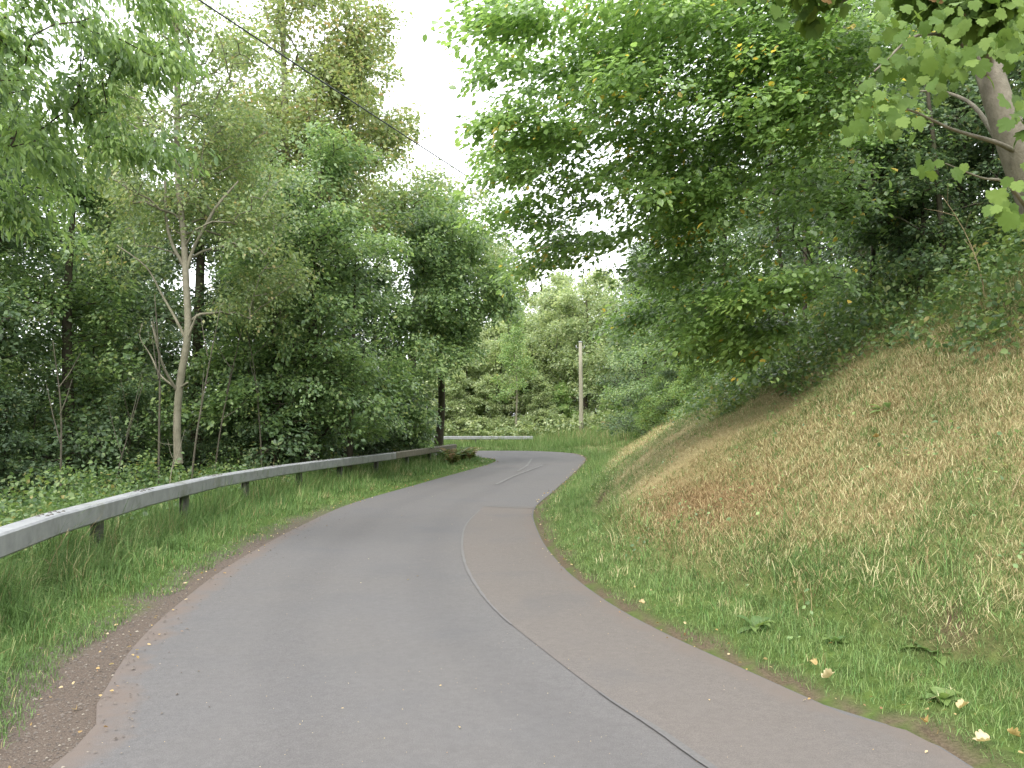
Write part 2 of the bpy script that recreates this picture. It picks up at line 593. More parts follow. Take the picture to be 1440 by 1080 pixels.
def worn(name, col, cov, scale=14):
    m, t, b = new_mat(name)
    n = noise(t, scale, 6, .75)
    t.links.new(mixc(t, ramp(t, n, [(cov, (0, 0, 0)), (cov + .18, (1, 1, 1))]), (.112, .106, .103), col), b.inputs['Base Color'])
    b.inputs['Roughness'].default_value = .85
    return m


M_TAR = worn('tar', (.09, .087, .086), .40, 40)
M_CHALK = worn('faded_paint', (.18, .18, .18), .48, 10)
M_PALE = worn('pale_joint', (.122, .122, .124), .48, 9)
tar = resample(np.array([q for q in PL if q[1] < 4.9 and q[1] > 1.5]), 60)
ribbon('tar_joint', tar, np.interp(tar[:, 1], [3, 4.2, 4.9], [.05, .045, .01]), .009, M_TAR, .12)
pj = resample(np.array([q for q in PL if 6.4 < q[1] < 15.0]), 60)
ribbon('pale_joint', pj, .6 * np.interp(pj[:, 1], [6, 8, 11, 15], [.02, .05, .045, .03]), .009, M_PALE, .3)
ribbon('road_marking', resample(np.array([G(697, 683), G(722, 671), G(745, 662), G(764, 655)]), 30), .085, .010, M_CHALK, .25)
ribbon('road_marking', resample(np.array([G(728, 664), G(741, 656), G(748, 646)]), 30), .085, .010, M_CHALK, .25)
ribbon('road_marking', resample(np.array([G(682, 714), G(716, 715.5), G(750, 716)]), 30), .07, .010, M_PALE, .3)

# ------------------------------------------------------------------ leaves and trees
T_OVATE = (np.array([[0, 0, 0], [-.30, .28, .07], [-.30, .62, .06], [0, 1, -.06], [.30, .62, .06], [.30, .28, .07]]), np.array([[0, 3, 2, 1], [0, 5, 4, 3]]))
T_LANCE = (np.array([[0, 0, 0], [-.17, .3, .05], [-.15, .65, .02], [0, 1, -.12], [.15, .65, .02], [.17, .3, .05]]), np.array([[0, 3, 2, 1], [0, 5, 4, 3]]))
T_DIAM = (np.array([[0, 0, 0], [-.32, .5, .07], [0, 1, -.04], [.32, .5, .07]]), np.array([[0, 2, 1], [0, 3, 2]]))
_a = [(0, 0), (.14, -.09), (.30, -.04), (.42, .08), (.40, .19), (.55, .36), (.52, .50), (.42, .50), (.46, .66), (.36, .76), (.24, .70), (.17, .86), (0, 1.0)]
_ring = _a + [(-x, y) for x, y in _a[-2:0:-1]]
_mv = np.array([(x, y, .10 * abs(x) - .10 * y * y) for x, y in _ring])
T_MAPLE = (np.vstack([_mv, [[0, .33, -.02]]]), np.array([[i, (i + 1) % len(_ring), len(_ring)] for i in range(len(_ring))]))


def leaf_arrays(pos, axis, nrm, size, tmpl):
    tv, tf = tmpl
    axis = norm(axis)
    side = norm(np.cross(axis, nrm))
    up = np.cross(side, axis)
    size = np.asarray(size)[:, None, None]
    v = pos[:, None] + size * (tv[None, :, 0, None] * side[:, None] + tv[None, :, 1, None] * axis[:, None] + tv[None, :, 2, None] * up[:, None])
    n, k = len(pos), len(tv)
    fa = (tf[None] + (np.arange(n) * k)[:, None, None]).reshape(-1, tf.shape[1])
    return v.reshape(-1, 3), fa


def sprays(tips, dirs, rng, n_leaf=24, length=.55, size=.08, flat=.75, hang=.2, droop=.25, spread=.5, layer=0.0, sweep=None):
    """flat twigs of alternate leaves: one per tip"""
    T = len(tips)
    if sweep is not None:
        dirs = norm(dirs + np.asarray(sweep))
    d = norm(dirs * np.array([1, 1, .55 * (1 - .6 * layer)]) + rng.normal(0, .28, (T, 3)) * np.array([1, 1, 1 - .65 * layer]) + np.array([0, 0, -droop]))
    side = norm(np.cross(d, UP) + rng.normal(0, (.15 + .5 * (1 - flat)) * (1 - .6 * layer), (T, 3)))
    up = norm(np.cross(side, d))
    u = rng.uniform(0.0, 1, (T, n_leaf))
    wmax = spread * length * (1.05 - .75 * u)
    s = rng.uniform(-1, 1, (T, n_leaf)) * wmax
    L = length * rng.uniform(.7, 1.25, (T, 1))
    off = (u - .45) * L
    hgt = rng.normal(0, (.05 + .25 * (1 - flat)) * (1 - .5 * layer), (T, n_leaf)) * length - droop * .5 * off ** 2 / length
    pos = tips[:, None] + off[..., None] * d[:, None] + s[..., None] * side[:, None] + hgt[..., None] * up[:, None]
    ax = d[:, None] * rng.uniform(.5, 1.0, (T, n_leaf, 1)) + np.sign(s)[..., None] * side[:, None] * rng.uniform(.3, .9, (T, n_leaf, 1)) + rng.normal(0, .25, (T, n_leaf, 3)) - UP * hang * rng.uniform(.5, 1.6, (T, n_leaf, 1))
    nr_ = up[:, None] * flat + rng.normal(0, .38, (T, n_leaf, 3)) + UP * .25
    sz = size * rng.uniform(.45, 1.3, (T, n_leaf)) * rng.uniform(.8, 1.15, (T, 1))
    tone = np.clip(rng.normal(0, .2, (T, 1)) + rng.uniform(0, .92, (T, n_leaf)), 0, .92)
    tone = np.where((rng.uniform(0, 1, (T, n_leaf)) < .012) | ((rng.uniform(0, 1, (T, 1)) < .02) & (rng.uniform(0, 1, (T, n_leaf)) < .4)), 1.0, tone)
    return pos.reshape(-1, 3), ax.reshape(-1, 3), nr_.reshape(-1, 3), sz.ravel(), tone.ravel()


def grow(trunk, targets, rng, step=.4, arch=.12, r_tip=.006, rise=.9):
    """trunk: rows of x, y, z, r. Targets join the nearest wood below or inside them. Returns node arrays and branch chains."""
    trunk = np.asarray(trunk, float)
    tp = catmull(trunk[:, :3], max(2, int(np.ceil(np.linalg.norm(np.diff(trunk[:, :3], axis=0), axis=1).mean() / step))))
    q = np.linspace(0, 1, len(tp))
    tr = np.interp(q, np.linspace(0, 1, len(trunk)), trunk[:, 3])
    cap = len(tp) + len(targets) * 14 + 10
    pos = np.zeros((cap, 3))
    par = np.full(cap, -1)
    n = len(tp)
    pos[:n] = tp
    par[1:n] = np.arange(n - 1)
    lo = int(.18 * n)
    dmin = np.min(np.linalg.norm(targets[:, None] - tp[None], axis=2), axis=1)
    chains = []
    for i in np.argsort(dmin):
        tg = targets[i]
        dv = pos[lo:n] - tg
        cost = np.linalg.norm(dv, axis=1) + rise * np.maximum(0, dv[:, 2] + .15)
        j = lo + int(np.argmin(cost))
        dist = np.linalg.norm(pos[j] - tg)
        m_ = int(min(13, max(1, math.ceil(dist / step))))
        tt = np.linspace(0, 1, m_ + 1)[1:, None]
        ctl = (pos[j] + tg) / 2 + UP * dist * arch + rng.normal(0, .06, 3) * dist
        seg = pos[j] * (1 - tt) ** 2 + 2 * ctl * tt * (1 - tt) + tg * tt ** 2
        ids = np.arange(n, n + m_)
        pos[ids] = seg
        par[ids] = np.r_[j, ids[:-1]]
        chains.append((j, ids))
        n += m_
    cnt = np.zeros(n)
    for _, ids in chains:
        cnt[ids[-1]] += 1
    for k in range(n - 1, 0, -1):
        cnt[par[k]] += cnt[k]
    rad = r_tip * np.maximum(cnt[:n], 1) ** .52
    rad[:len(tp)] = tr
    for k in range(len(tp), n):
        rad[k] = min(rad[k], rad[par[k]] * (.42 if par[k] < len(tp) else .92))
    return pos[:n], rad, chains, tp, tr


def blob_points(blobs, rng, shell=.5):
    out = []
    for c, r, n in blobs:
        nc = max(2, n // 6)
        d = norm(rng.normal(0, 1, (nc, 3)))
        q = rng.uniform(0, 1, (nc, 1)) ** shell * np.where(rng.uniform(0, 1, (nc, 1)) < .14, 1.3, 1.0)
        cc = d * q
        pk = cc[rng.integers(0, nc, n)] + rng.normal(0, .17, (n, 3)) * np.array([1, 1, .7])
        out.append(np.asarray(c) + pk * np.asarray(r))
    return np.vstack(out)


def make_tree(name, label, cat, trunk, blobs, lmat, bmat, seed, group=None, tmpl=T_DIAM, limbs=(), sides=9, min_r=.006,
              shell=.5, n_leaf=24, length=.6, size=.1, flat=.7, hang=.2, droop=.2, spread=.5, r_tip=.006, arch=.12, extra=None, keep=None, layer=0.0, sweep=None):
    rng = np.random.default_rng(seed)
    base = np.array(trunk[0][:3], float)
    tr0 = np.array(trunk, float)
    tr0[:, :3] -= base
    tg = blob_points([(np.asarray(c) - base, r, n) for c, r, n in blobs], rng, shell)
    if extra is not None:
        tg = np.vstack([tg, np.asarray(extra) - base])
    if keep is not None:
        tg = tg[keep(tg + base)]
    root = thing(name, label, cat, tuple(base), group)
    pos, rad, chains, tp, tr = grow(tr0, tg, rng, r_tip=r_tip, arch=arch)
    mb = MB()
    flare = tr * (1 + .45 * np.exp(-np.arange(len(tr)) / 1.5))
    mb.tube(tp, flare, sides)
    link('trunk', mb.mesh('trunk', bmat), root)
    bb = MB()
    for j, ids in chains:
        if rad[ids[0]] < min_r:
            continue
        idl = np.r_[j, ids]
        r = rad[idl].copy()
        r[0] = min(r[0], r[1] * 1.15)
        bb.tube(pos[idl], r, 6 if r[1] > .03 else 4, cap=False)
    if bb.n:
        link('branches', bb.mesh('branches', bmat), root, 'stuff')
    for lp in limbs:
        lb_ = MB()
        q = np.array(lp, float)
        q[:, :3] -= base
        cp = catmull(q[:, :3], 5)
        lb_.tube(cp, np.interp(np.linspace(0, 1, len(cp)), np.linspace(0, 1, len(q)), q[:, 3]), 7)
        link('limb', lb_.mesh('limb', bmat), root)
    ends = np.array([ids[-1] for _, ids in chains])
    prev = np.array([ids[-2] if len(ids) > 1 else j for j, ids in chains])
    dirs = norm(pos[ends] - pos[prev] + 1e-4)
    # a second spray part of the way down each branch
    mids = np.array([ids[len(ids) // 2] for _, ids in chains])
    tips = np.vstack([pos[ends], pos[mids]])
    dd = np.vstack([dirs, norm(dirs + rng.normal(0, .5, dirs.shape))])
    a = sprays(tips, dd, rng, n_leaf, length, size, flat, hang, droop, spread, layer, sweep)
    v, fa = leaf_arrays(*a[:4], tmpl)
    link('crown', mesh_np('crown', v, [fa], lmat, {'rnd': np.repeat(a[4], len(tmpl[0]))}), root, 'stuff')
    return root


def blob(px, py, d, rx, ry, rd, n):
    """leaf mass centred on the line of sight through a pixel at depth d; rx, ry in pixels there, rd in metres"""
    return (P(px, py, d), (rx * d / FPX, rd, ry * d / FPX), n)


def trunk_px(rows):
    return [(*P(px, py, d), r) for px, py, d, r in rows]


def on_ground(x, y, dz=-.1):
    return (x, y, gz(x, y) + dz)


# ---- right bank: the overhanging beech
bx, by = 7.0, 14.6
bz = gz(bx, by)
make_tree('beech_tree', 'large beech leaning out from the bank top with layered boughs over the road', 'tree',
          [(bx, by, bz - .2, .15), (6.7, 14.2, bz + 1.4, .14), (6.0, 13.6, bz + 2.9, .13), (5.1, 12.8, bz + 4.3, .12), (4.2, 11.9, bz + 5.8, .08)],
          [blob(785, 70, 10.5, 125, 70, 1.6, 59), blob(720, 30, 9.5, 65, 40, 1.0, 19), blob(900, 60, 11, 190, 110, 2.2, 195), blob(755, 185, 10, 95, 28, 1.0, 33),
           blob(860, 190, 11, 150, 50, 1.8, 80), blob(800, 285, 11, 80, 24, 1.0, 26), blob(880, 290, 11.5, 110, 50, 1.5, 54),
           blob(820, 345, 12, 70, 22, .9, 18), blob(1020, 230, 11.5, 150, 130, 2.0, 156), blob(970, 370, 12.5, 90, 90, 1.5, 85),
           blob(930, 130, 12.5, 90, 60, .9, 60), blob(960, 260, 13, 70, 60, .9, 45), blob(1150, 250, 12.5, 80, 80, .9, 50), blob(930, 430, 14, 60, 40, 1.0, 45), blob(985, 480, 13.5, 60, 35, .9, 45), blob(1065, 470, 12, 50, 30, .8, 34), blob(1020, 440, 12.2, 85, 62, 1.2, 72), blob(1110, 390, 11.5, 70, 60, 1.2, 44), blob(1100, 90, 10.5, 150, 120, 1.8, 208), blob(1040, 40, 12.5, 160, 90, 1.0, 91),
           blob(1200, 20, 10, 160, 70, 1.6, 65), blob(900, -130, 11, 300, 90, 2.5, 104), blob(1210, 180, 13, 110, 90, 1.4, 65), blob(1260, 300, 13.5, 90, 60, 1.0, 39), blob(698, 40, 9.3, 42, 26, .6, 8), blob(702, 172, 9.8, 44, 14, .6, 8), blob(738, 240, 10, 42, 16, .6, 9), blob(745, 298, 11, 40, 16, .6, 10), blob(765, 358, 11.5, 42, 15, .6, 10), blob(720, 110, 9.6, 30, 16, .5, 5)],
          L_BEECH, B_DARK, 21, tmpl=T_OVATE, n_leaf=34, length=1.15, size=.09, flat=.9, hang=.3, droop=.22, spread=.34, r_tip=.008, arch=.1, layer=1.0, sweep=(-.7, -.25, -.25))

print('beech done')

# ---- sycamore at the right edge
sy0 = P(1510, 420, 8.2)
syz = gz(sy0[0], 8.2)
syc_trunk = [(sy0[0] + .25, 8.3, syz - .2, .22)] + trunk_px([(1478, 330, 8.1, .17), (1436, 232, 8.0, .15), (1403, 140, 7.9, .13), (1380, 60, 7.9, .118), (1362, -10, 7.8, .105), (1335, -130, 7.8, .1), (1330, -260, 7.8, .06)])
syc = make_tree('sycamore_tree', 'sycamore with smooth grey leaning trunk and big lobed leaves above the grassy bank', 'tree',
                syc_trunk,
                [blob(1330, 60, 7.0, 60, 40, .5, 10), blob(1420, 10, 6.6, 50, 40, .6, 6), blob(1290, 30, 7.4, 60, 60, .6, 14), blob(1250, -60, 7, 200, 60, 1.0, 20), blob(1480, 200, 7.0, 40, 80, .5, 8)],
                L_SYC, B_GREY, 33, tmpl=T_MAPLE, sides=14, n_leaf=9, length=.5, size=.125, flat=.5, hang=.6, droop=.3, r_tip=.006,
                limbs=[trunk_px([(1432, 215, 8.0, .03), (1400, 200, 7.6, .022), (1340, 182, 7.2, .014), (1280, 155, 6.7, .008), (1235, 150, 6.3, .005)]),
                       trunk_px([(1440, 240, 8.0, .04), (1405, 200, 8.2, .03), (1370, 150, 8.4, .022), (1330, 130, 8.6, .014), (1290, 128, 8.8, .008)]),
                       trunk_px([(1392, 110, 7.9, .03), (1350, 60, 7.3, .02), (1290, 50, 6.7, .012), (1230, 100, 6.2, .008)]),
                       trunk_px([(1470, 330, 8.0, .03), (1420, 262, 7.0, .015), (1380, 250, 6.4, .008), (1330, 230, 6.0, .004)])])
# its near leaves, one by one
rng = np.random.default_rng(5)
leaf_me = []
for k in range(6):
    tv = T_MAPLE[0].copy()
    tv[:, 2] += rng.normal(0, .02, len(tv)) - .12 * rng.uniform(0, 1) * tv[:, 1] ** 2
    tv[:, 0] *= rng.uniform(.9, 1.1)
    leaf_me.append(mesh_np('leaf', tv, [T_MAPLE[1]], L_SYC, {'rnd': np.full(len(tv), [.15, .35, .5, .65, .82, .89][k])}))
syc_base = np.array(syc.location)
clusters = [(1245, 150, 6.1, 46, 34, 48), (1195, 190, 5.9, 14, 18, 6), (1330, 70, 6.0, 70, 36, 62), (1420, 60, 5.8, 26, 40, 22), (1260, 75, 6.3, 35, 40, 18), (1310, 105, 6.4, 45, 30, 34), (1300, 20, 6.2, 80, 30, 30),
            (1425, 140, 6.0, 18, 30, 10), (1325, 232, 6.0, 30, 18, 9), (1415, 268, 5.7, 32, 26, 14), (1420, 300, 5.6, 22, 18, 7), (1432, 20, 5.6, 20, 40, 16)]
from mathutils import Vector, Matrix
for (px, py, d, rx, ry, n) in clusters:
    for _ in range(n):
        q = np.clip(rng.normal(0, .55, 2), -1.2, 1.2)
        p = P(px + rx * q[0], py + ry * q[1], d + rng.uniform(-.35, .35)) - syc_base
        ax = norm(np.array([rng.normal(-.2, .45), rng.normal(-.2, .4), -1 + rng.normal(0, .5)]))
        nr_ = norm(np.array([rng.normal(-.1, .45), -1.0, .55]) + rng.normal(0, .3, 3))
        side = norm(np.cross(ax, nr_))
        up = np.cross(side, ax)
        s = rng.uniform(.06, .13)
        M = Matrix(((side[0] * s, ax[0] * s, up[0] * s, p[0]), (side[1] * s, ax[1] * s, up[1] * s, p[1]), (side[2] * s, ax[2] * s, up[2] * s, p[2]), (0, 0, 0, 1)))
        o = bpy.data.objects.new('leaf', leaf_me[5 if rng.uniform() < .03 else rng.integers(0, 5)])
        o.matrix_local = M
        COL.objects.link(o)
        o.parent = syc
        o.matrix_parent_inverse = Matrix()

# ---- left side
make_tree('cherry_tree', 'wild cherry reaching over from beyond the picture with long hanging dark green leaves', 'tree',
          [(*on_ground(-8.0, 8.2), .2), (-7.9, 8.2, 2, .17), (-7.5, 8.2, 4, .14), (-6.9, 8.2, 5.6, .1), (-6.3, 8.2, 7, .05)],
          [blob(40, 90, 8.0, 130, 85, .9, 60), blob(120, 40, 8.2, 100, 45, .8, 31), blob(190, 78, 8.2, 90, 20, .5, 22), blob(60, 190, 8.4, 90, 60, .9, 37),
           blob(180, 205, 8.6, 90, 18, .5, 19), blob(20, 290, 8.8, 60, 50, .8, 19), blob(-90, 100, 8, 120, 160, 1.2, 52), blob(90, -60, 8, 150, 60, .8, 22)],
          L_CHERRY, B_DARK, 41, tmpl=T_LANCE, n_leaf=26, length=.55, size=.105, flat=.45, hang=.9, droop=.35, spread=.4)

pt = [(251, 652, 17.0, .07), (249, 600, 17.0, .076), (253, 540, 17.0, .078), (264, 470, 17.0, .073), (262, 400, 17.0, .07), (258, 330, 17.0, .064), (250, 240, 17.0, .064), (249, 120, 17.1, .06), (246, 0, 17.2, .055), (243, -140, 17.2, .03)]
make_tree('pale_tree', 'slender tree with pale bare forking trunk and thin olive foliage behind the near rail', 'tree',
          trunk_px(pt),
          [blob(190, 300, 17.6, 80, 90, 1.6, 75), blob(340, 310, 17.8, 90, 100, 1.6, 175), blob(250, 200, 17.2, 120, 110, 1.8, 148), blob(340, 140, 17.8, 90, 90, 1.5, 121), blob(250, 40, 17, 130, 80, 1.8, 81), blob(160, 180, 17, 60, 60, 1.5, 54), blob(360, 420, 18.5, 60, 60, 1.2, 81)],
          L_OLIVE, B_PALE, 42, tmpl=T_DIAM, n_leaf=22, length=.7, size=.09, flat=.4, hang=.5, droop=.2, r_tip=.0055, arch=.2,
          limbs=[trunk_px([(250, 552, 17, .032), (232, 520, 16.7, .026), (222, 490, 16.5, .02), (213, 452, 16.4, .01)]),
                 trunk_px([(247, 545, 17, .026), (226, 528, 17, .02), (212, 500, 17.1, .015), (197, 475, 17.1, .01), (200, 455, 17.1, .008)]),
                 trunk_px([(262, 478, 17, .034), (245, 445, 17, .028), (228, 415, 17.1, .022), (205, 375, 17.2, .016), (165, 345, 17.4, .015)]),
                 trunk_px([(262, 480, 17, .035), (270, 460, 16.9, .028), (277, 442, 16.8, .015)]),
                 trunk_px([(254, 545, 17, .03), (264, 538, 16.8, .02)]),
                 trunk_px([(261, 385, 17, .04), (272, 350, 17, .034), (285, 325, 17, .03), (305, 290, 17.1, .035), (335, 255, 17.2, .015)]),
                 trunk_px([(259, 375, 17, .042), (243, 345, 16.9, .035), (234, 310, 16.9, .03), (232, 250, 16.8, .025)]),
                 trunk_px([(249, 45, 17.1, .045), (235, 20, 17.2, .04), (210, -5, 17.3, .03)])])

make_tree('birch_tree', 'tall open birch with sparse turning foliage showing sky above the dense green trees', 'tree',
          trunk_px([(395, 640, 27, .22), (398, 450, 27, .18), (402, 250, 27, .14), (400, 120, 27, .10), (396, 0, 27, .07), (395, -120, 27, .03)]),
          [blob(440, 60, 27, 80, 90, 2.5, 202), blob(500, 130, 27, 60, 90, 2.2, 216), blob(390, 190, 27, 80, 90, 2.5, 202), blob(480, 230, 27, 80, 70, 2, 216), blob(350, 250, 28, 70, 90, 2.0, 135), blob(430, -70, 27, 70, 60, 2, 54), blob(530, 40, 27, 30, 60, 1.5, 35), blob(560, 150, 27, 28, 70, 1.5, 37), blob(340, 80, 27, 45, 80, 2, 29)],
          L_RUST, B_PALE, 43, n_leaf=24, length=.9, size=.15, flat=.35, hang=.4, droop=.2, r_tip=.009, arch=.25)

make_tree('hornbeam_tree', 'dense deep green tree whose skirts hang down to the weeds behind the rail', 'tree',
          trunk_px([(436, 660, 22, .2), (438, 540, 22, .17), (442, 420, 22, .14), (445, 320, 22, .1), (450, 240, 22, .04)]),
          [blob(430, 320, 21.5, 85, 80, 2.2, 170), blob(380, 400, 21, 70, 80, 2, 120), blob(480, 400, 22, 90, 90, 2.2, 160), blob(450, 500, 22, 100, 50, 1.8, 100), blob(350, 500, 21, 70, 70, 1.8, 90), blob(470, 240, 22.5, 60, 50, 1.8, 70), blob(440, 580, 21.5, 100, 40, 1.5, 90), blob(350, 570, 20.5, 60, 50, 1.4, 60), blob(520, 560, 23, 50, 60, 1.5, 80)],
          L_GREEN, B_DARK, 44, n_leaf=26, length=.85, size=.125, flat=.75, hang=.3, droop=.3)

make_tree('lime_tree', 'rounded green tree with a dark trunk leaning out where the near rail ends', 'tree',
          trunk_px([(616, 632, 35, .17), (621, 570, 34.8, .15), (618, 500, 33.5, .13), (605, 420, 32, .1), (590, 340, 31, .06), (588, 290, 30.5, .03)]),
          [blob(590, 330, 30, 70, 70, 2.2, 170), blob(640, 420, 30.5, 65, 55, 2.2, 150), blob(560, 430, 29, 70, 70, 2.2, 140), blob(640, 340, 31, 60, 60, 2, 110), blob(570, 530, 28.5, 55, 60, 1.8, 110), blob(690, 390, 31, 25, 45, 1.4, 40), blob(650, 480, 30, 45, 45, 1.4, 70), blob(580, 590, 28.5, 50, 35, 1.3, 60), blob(700, 420, 31, 22, 40, 1.2, 40)],
          L_GREEN, B_DARK, 45, n_leaf=26, length=1.0, size=.16, flat=.7, hang=.3, droop=.3)
make_tree('lime_tree', 'olive green rounded tree rising behind the tree at the rail end', 'tree',
          trunk_px([(575, 640, 36, .22), (580, 500, 36, .18), (588, 380, 36, .12), (595, 280, 36, .05)]),
          [blob(600, 300, 36, 75, 55, 2.8, 200), blob(650, 370, 36, 75, 60, 2.8, 150), blob(550, 300, 36, 60, 70, 2.4, 110)],
          L_OLIVE, B_DARK, 46, n_leaf=26, length=1.1, size=.17, flat=.6, hang=.3, droop=.3)

print('left named trees done')

# ---- prototypes for the wood itself
PROTO = {}


def proto(key, h, w, low, lmat, bmat, seed, dens=1.0, size=.15, dome=False, girth=1.0, **kw):
    rng = np.random.default_rng(seed)
    bl = []
    for k in range(9):
        zc = low + (h - low) * (k + .6) / 9.4
        wide = math.sqrt(max(.08, 1 - ((k - 2.6) / 6.4) ** 2)) if dome else (1.05 - .75 * ((k / 8.0) ** 1.6))
        rr = w * wide * rng.uniform(.55, .8)
        a = rng.uniform(0, 6.28)
        for s in (0, 2.1, 4.2):
            off = w * .42 * (wide if dome else (1.05 - k / 9.0))
            bl.append(((math.cos(a + s) * off, math.sin(a + s) * off, zc + rng.uniform(-.5, .5)), (rr, rr, (h - low) / 7.5), int(16 * dens)))
    o = make_tree('woodland_tree' if h > 5 else 'shrub', 'x', 'tree' if h > 5 else 'shrub', [(0, 0, -.2, .02 * girth * h ** .95), (.1, .05, h * .3, .016 * girth * h ** .95), (-.1, .1, h * .6, .011 * girth * h), (0, 0, h * .95, .004 * girth * h)], bl, lmat, bmat, seed, size=size, **kw)
    o.location = (0, 0, 0)
    PROTO[key] = [o, False]


proto('green', 12, 3.3, 1.6, L_GREEN, B_DARK, 61, 1.3, .15, n_leaf=22, length=1.0)
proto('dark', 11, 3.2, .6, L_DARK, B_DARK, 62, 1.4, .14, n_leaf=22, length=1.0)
proto('olive', 14, 3.4, 3.0, L_OLIVE, B_PALE, 63, 1.0, .15, n_leaf=22, length=1.0, flat=.4)
proto('sage', 9.6, 4.0, .2, L_SAGE, B_DARK, 64, 1.7, .2, True, n_leaf=22, length=.9, flat=.4)
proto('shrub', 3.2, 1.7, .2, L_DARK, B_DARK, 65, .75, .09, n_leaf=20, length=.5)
proto('bush', 2.6, 1.6, .1, L_LIME, B_DARK, 66, .75, .10, n_leaf=20, length=.5)
proto('pale_bush', 3.4, 1.8, .1, L_SAGE, B_DARK, 68, .9, .13, n_leaf=20, length=.6)
proto('birch', 9, 1.6, 2.2, L_LIME, B_PALE, 67, .7, .12, n_leaf=18, length=.7, flat=.4, hang=.6, girth=.4)


def plant(key, x, y, s, label, rz=None, group=None, sz=None, name=None, dz=-.05):
    e = PROTO[key]
    o = e[0] if not e[1] else copy_tree(e[0])
    e[1] = True
    if name:
        o.name = name
    o.location = (x, y, gz(x, y) + dz)
    o.rotation_euler = (0, 0, random.uniform(0, 6.28) if rz is None else rz)
    o.scale = (s, s, s * (sz or 1))
    o['label'] = label
    if 'group' in o.keys():
        del o['group']
    if group:
        o['group'] = group
    return o


random.seed(3)
# left wood, from the near edge backwards
WOOD = 'trees of the wood behind the near rail'
DEEP = 'dark tree deep in the wood behind the near rail, hidden among others like it'
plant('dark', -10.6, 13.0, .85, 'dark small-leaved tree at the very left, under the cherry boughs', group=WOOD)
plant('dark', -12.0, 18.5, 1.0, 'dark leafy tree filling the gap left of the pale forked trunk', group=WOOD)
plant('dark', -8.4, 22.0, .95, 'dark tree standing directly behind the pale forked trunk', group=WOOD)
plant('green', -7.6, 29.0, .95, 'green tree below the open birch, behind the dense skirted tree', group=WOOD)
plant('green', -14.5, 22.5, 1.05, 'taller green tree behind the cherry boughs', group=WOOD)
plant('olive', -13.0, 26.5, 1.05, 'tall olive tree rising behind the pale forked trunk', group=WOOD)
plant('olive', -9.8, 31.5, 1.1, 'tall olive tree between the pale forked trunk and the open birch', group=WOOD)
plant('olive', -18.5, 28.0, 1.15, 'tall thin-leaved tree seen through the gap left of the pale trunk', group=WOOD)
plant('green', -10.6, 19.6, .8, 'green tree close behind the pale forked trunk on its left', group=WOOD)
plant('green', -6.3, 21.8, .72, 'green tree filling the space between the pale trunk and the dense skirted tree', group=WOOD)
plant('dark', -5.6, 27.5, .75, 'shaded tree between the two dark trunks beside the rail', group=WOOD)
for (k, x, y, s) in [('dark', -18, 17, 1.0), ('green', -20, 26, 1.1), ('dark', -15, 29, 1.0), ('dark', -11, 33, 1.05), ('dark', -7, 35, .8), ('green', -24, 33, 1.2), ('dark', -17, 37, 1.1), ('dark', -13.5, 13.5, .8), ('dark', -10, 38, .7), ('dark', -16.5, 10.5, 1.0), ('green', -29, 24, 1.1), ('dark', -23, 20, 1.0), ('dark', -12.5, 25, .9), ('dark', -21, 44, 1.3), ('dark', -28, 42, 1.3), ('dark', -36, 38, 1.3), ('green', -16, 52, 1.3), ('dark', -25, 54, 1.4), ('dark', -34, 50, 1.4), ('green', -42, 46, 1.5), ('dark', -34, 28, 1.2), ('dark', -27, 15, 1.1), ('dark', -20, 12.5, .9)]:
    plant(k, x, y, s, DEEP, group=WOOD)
SH = 'shrubs along the foot of the left wood'
for i, (x, y, s, lab) in enumerate([
        (-8.6, 11.5, .8, 'dark shrub under the cherry boughs, behind the near end of the rail'),
        (-9.4, 15.2, .9, 'dark shrub just left of the pale forked trunk'),
        (-6.9, 20.5, .85, 'dark shrub just right of the pale forked trunk'),
        (-5.9, 23.4, .8, 'dark shrub at the foot of the dense skirted tree'),
        (-4.6, 27.2, .8, 'dark shrub between the dense tree and the tree at the rail end'),
        (-3.9, 32.0, .8, 'dark shrub at the foot of the tree at the rail end'), (-4.1, 29.4, .7, 'dark shrub close behind the last posts of the near rail'),
        (-11.8, 14.6, 1.0, 'dark shrub at the far left, low under the small-leaved tree'),
        (-8.9, 18.8, .95, 'shaded shrub behind the foot of the pale forked trunk'),
        (-13.5, 20.5, 1.1, 'shaded shrub far back at the left between the dark trees'), (-15.5, 17.0, 1.1, 'shaded shrub at the left edge, behind the low one under the small-leaved tree'),
        (-11.5, 22.5, 1.1, 'shaded shrub between two dark trees left of the pale trunk'), (-9.6, 26, 1.1, 'shaded shrub far back between the pale trunk and the dense skirted tree'),
        (-7.2, 26, 1.0, 'shaded shrub at the back of the dense skirted tree'), (-13, 28, 1.2, 'shaded shrub deepest in the left wood'), (-5.6, 31, 1.0, 'shaded shrub behind the rail end, left of the leaning trunk')]):
    plant('shrub', x, y, s, lab, group=SH)
SH2 = 'shaded shrub far back in the left wood, merging with those around it'
for (x, y, s) in [(-16, 24, 1.3), (-19, 20, 1.3), (-20, 30, 1.4), (-14, 33, 1.4), (-10.5, 36, 1.4), (-8, 39.3, 1.2), (-25, 26, 1.5), (-18, 40, 1.5), (-24, 36, 1.6), (-6.5, 33.5, 1.1), (-5.4, 37, .9), (-17.5, 14.6, 1.2), (-21.5, 16, 1.3)]:
    plant('shrub', x, y, s, SH2, group=SH)

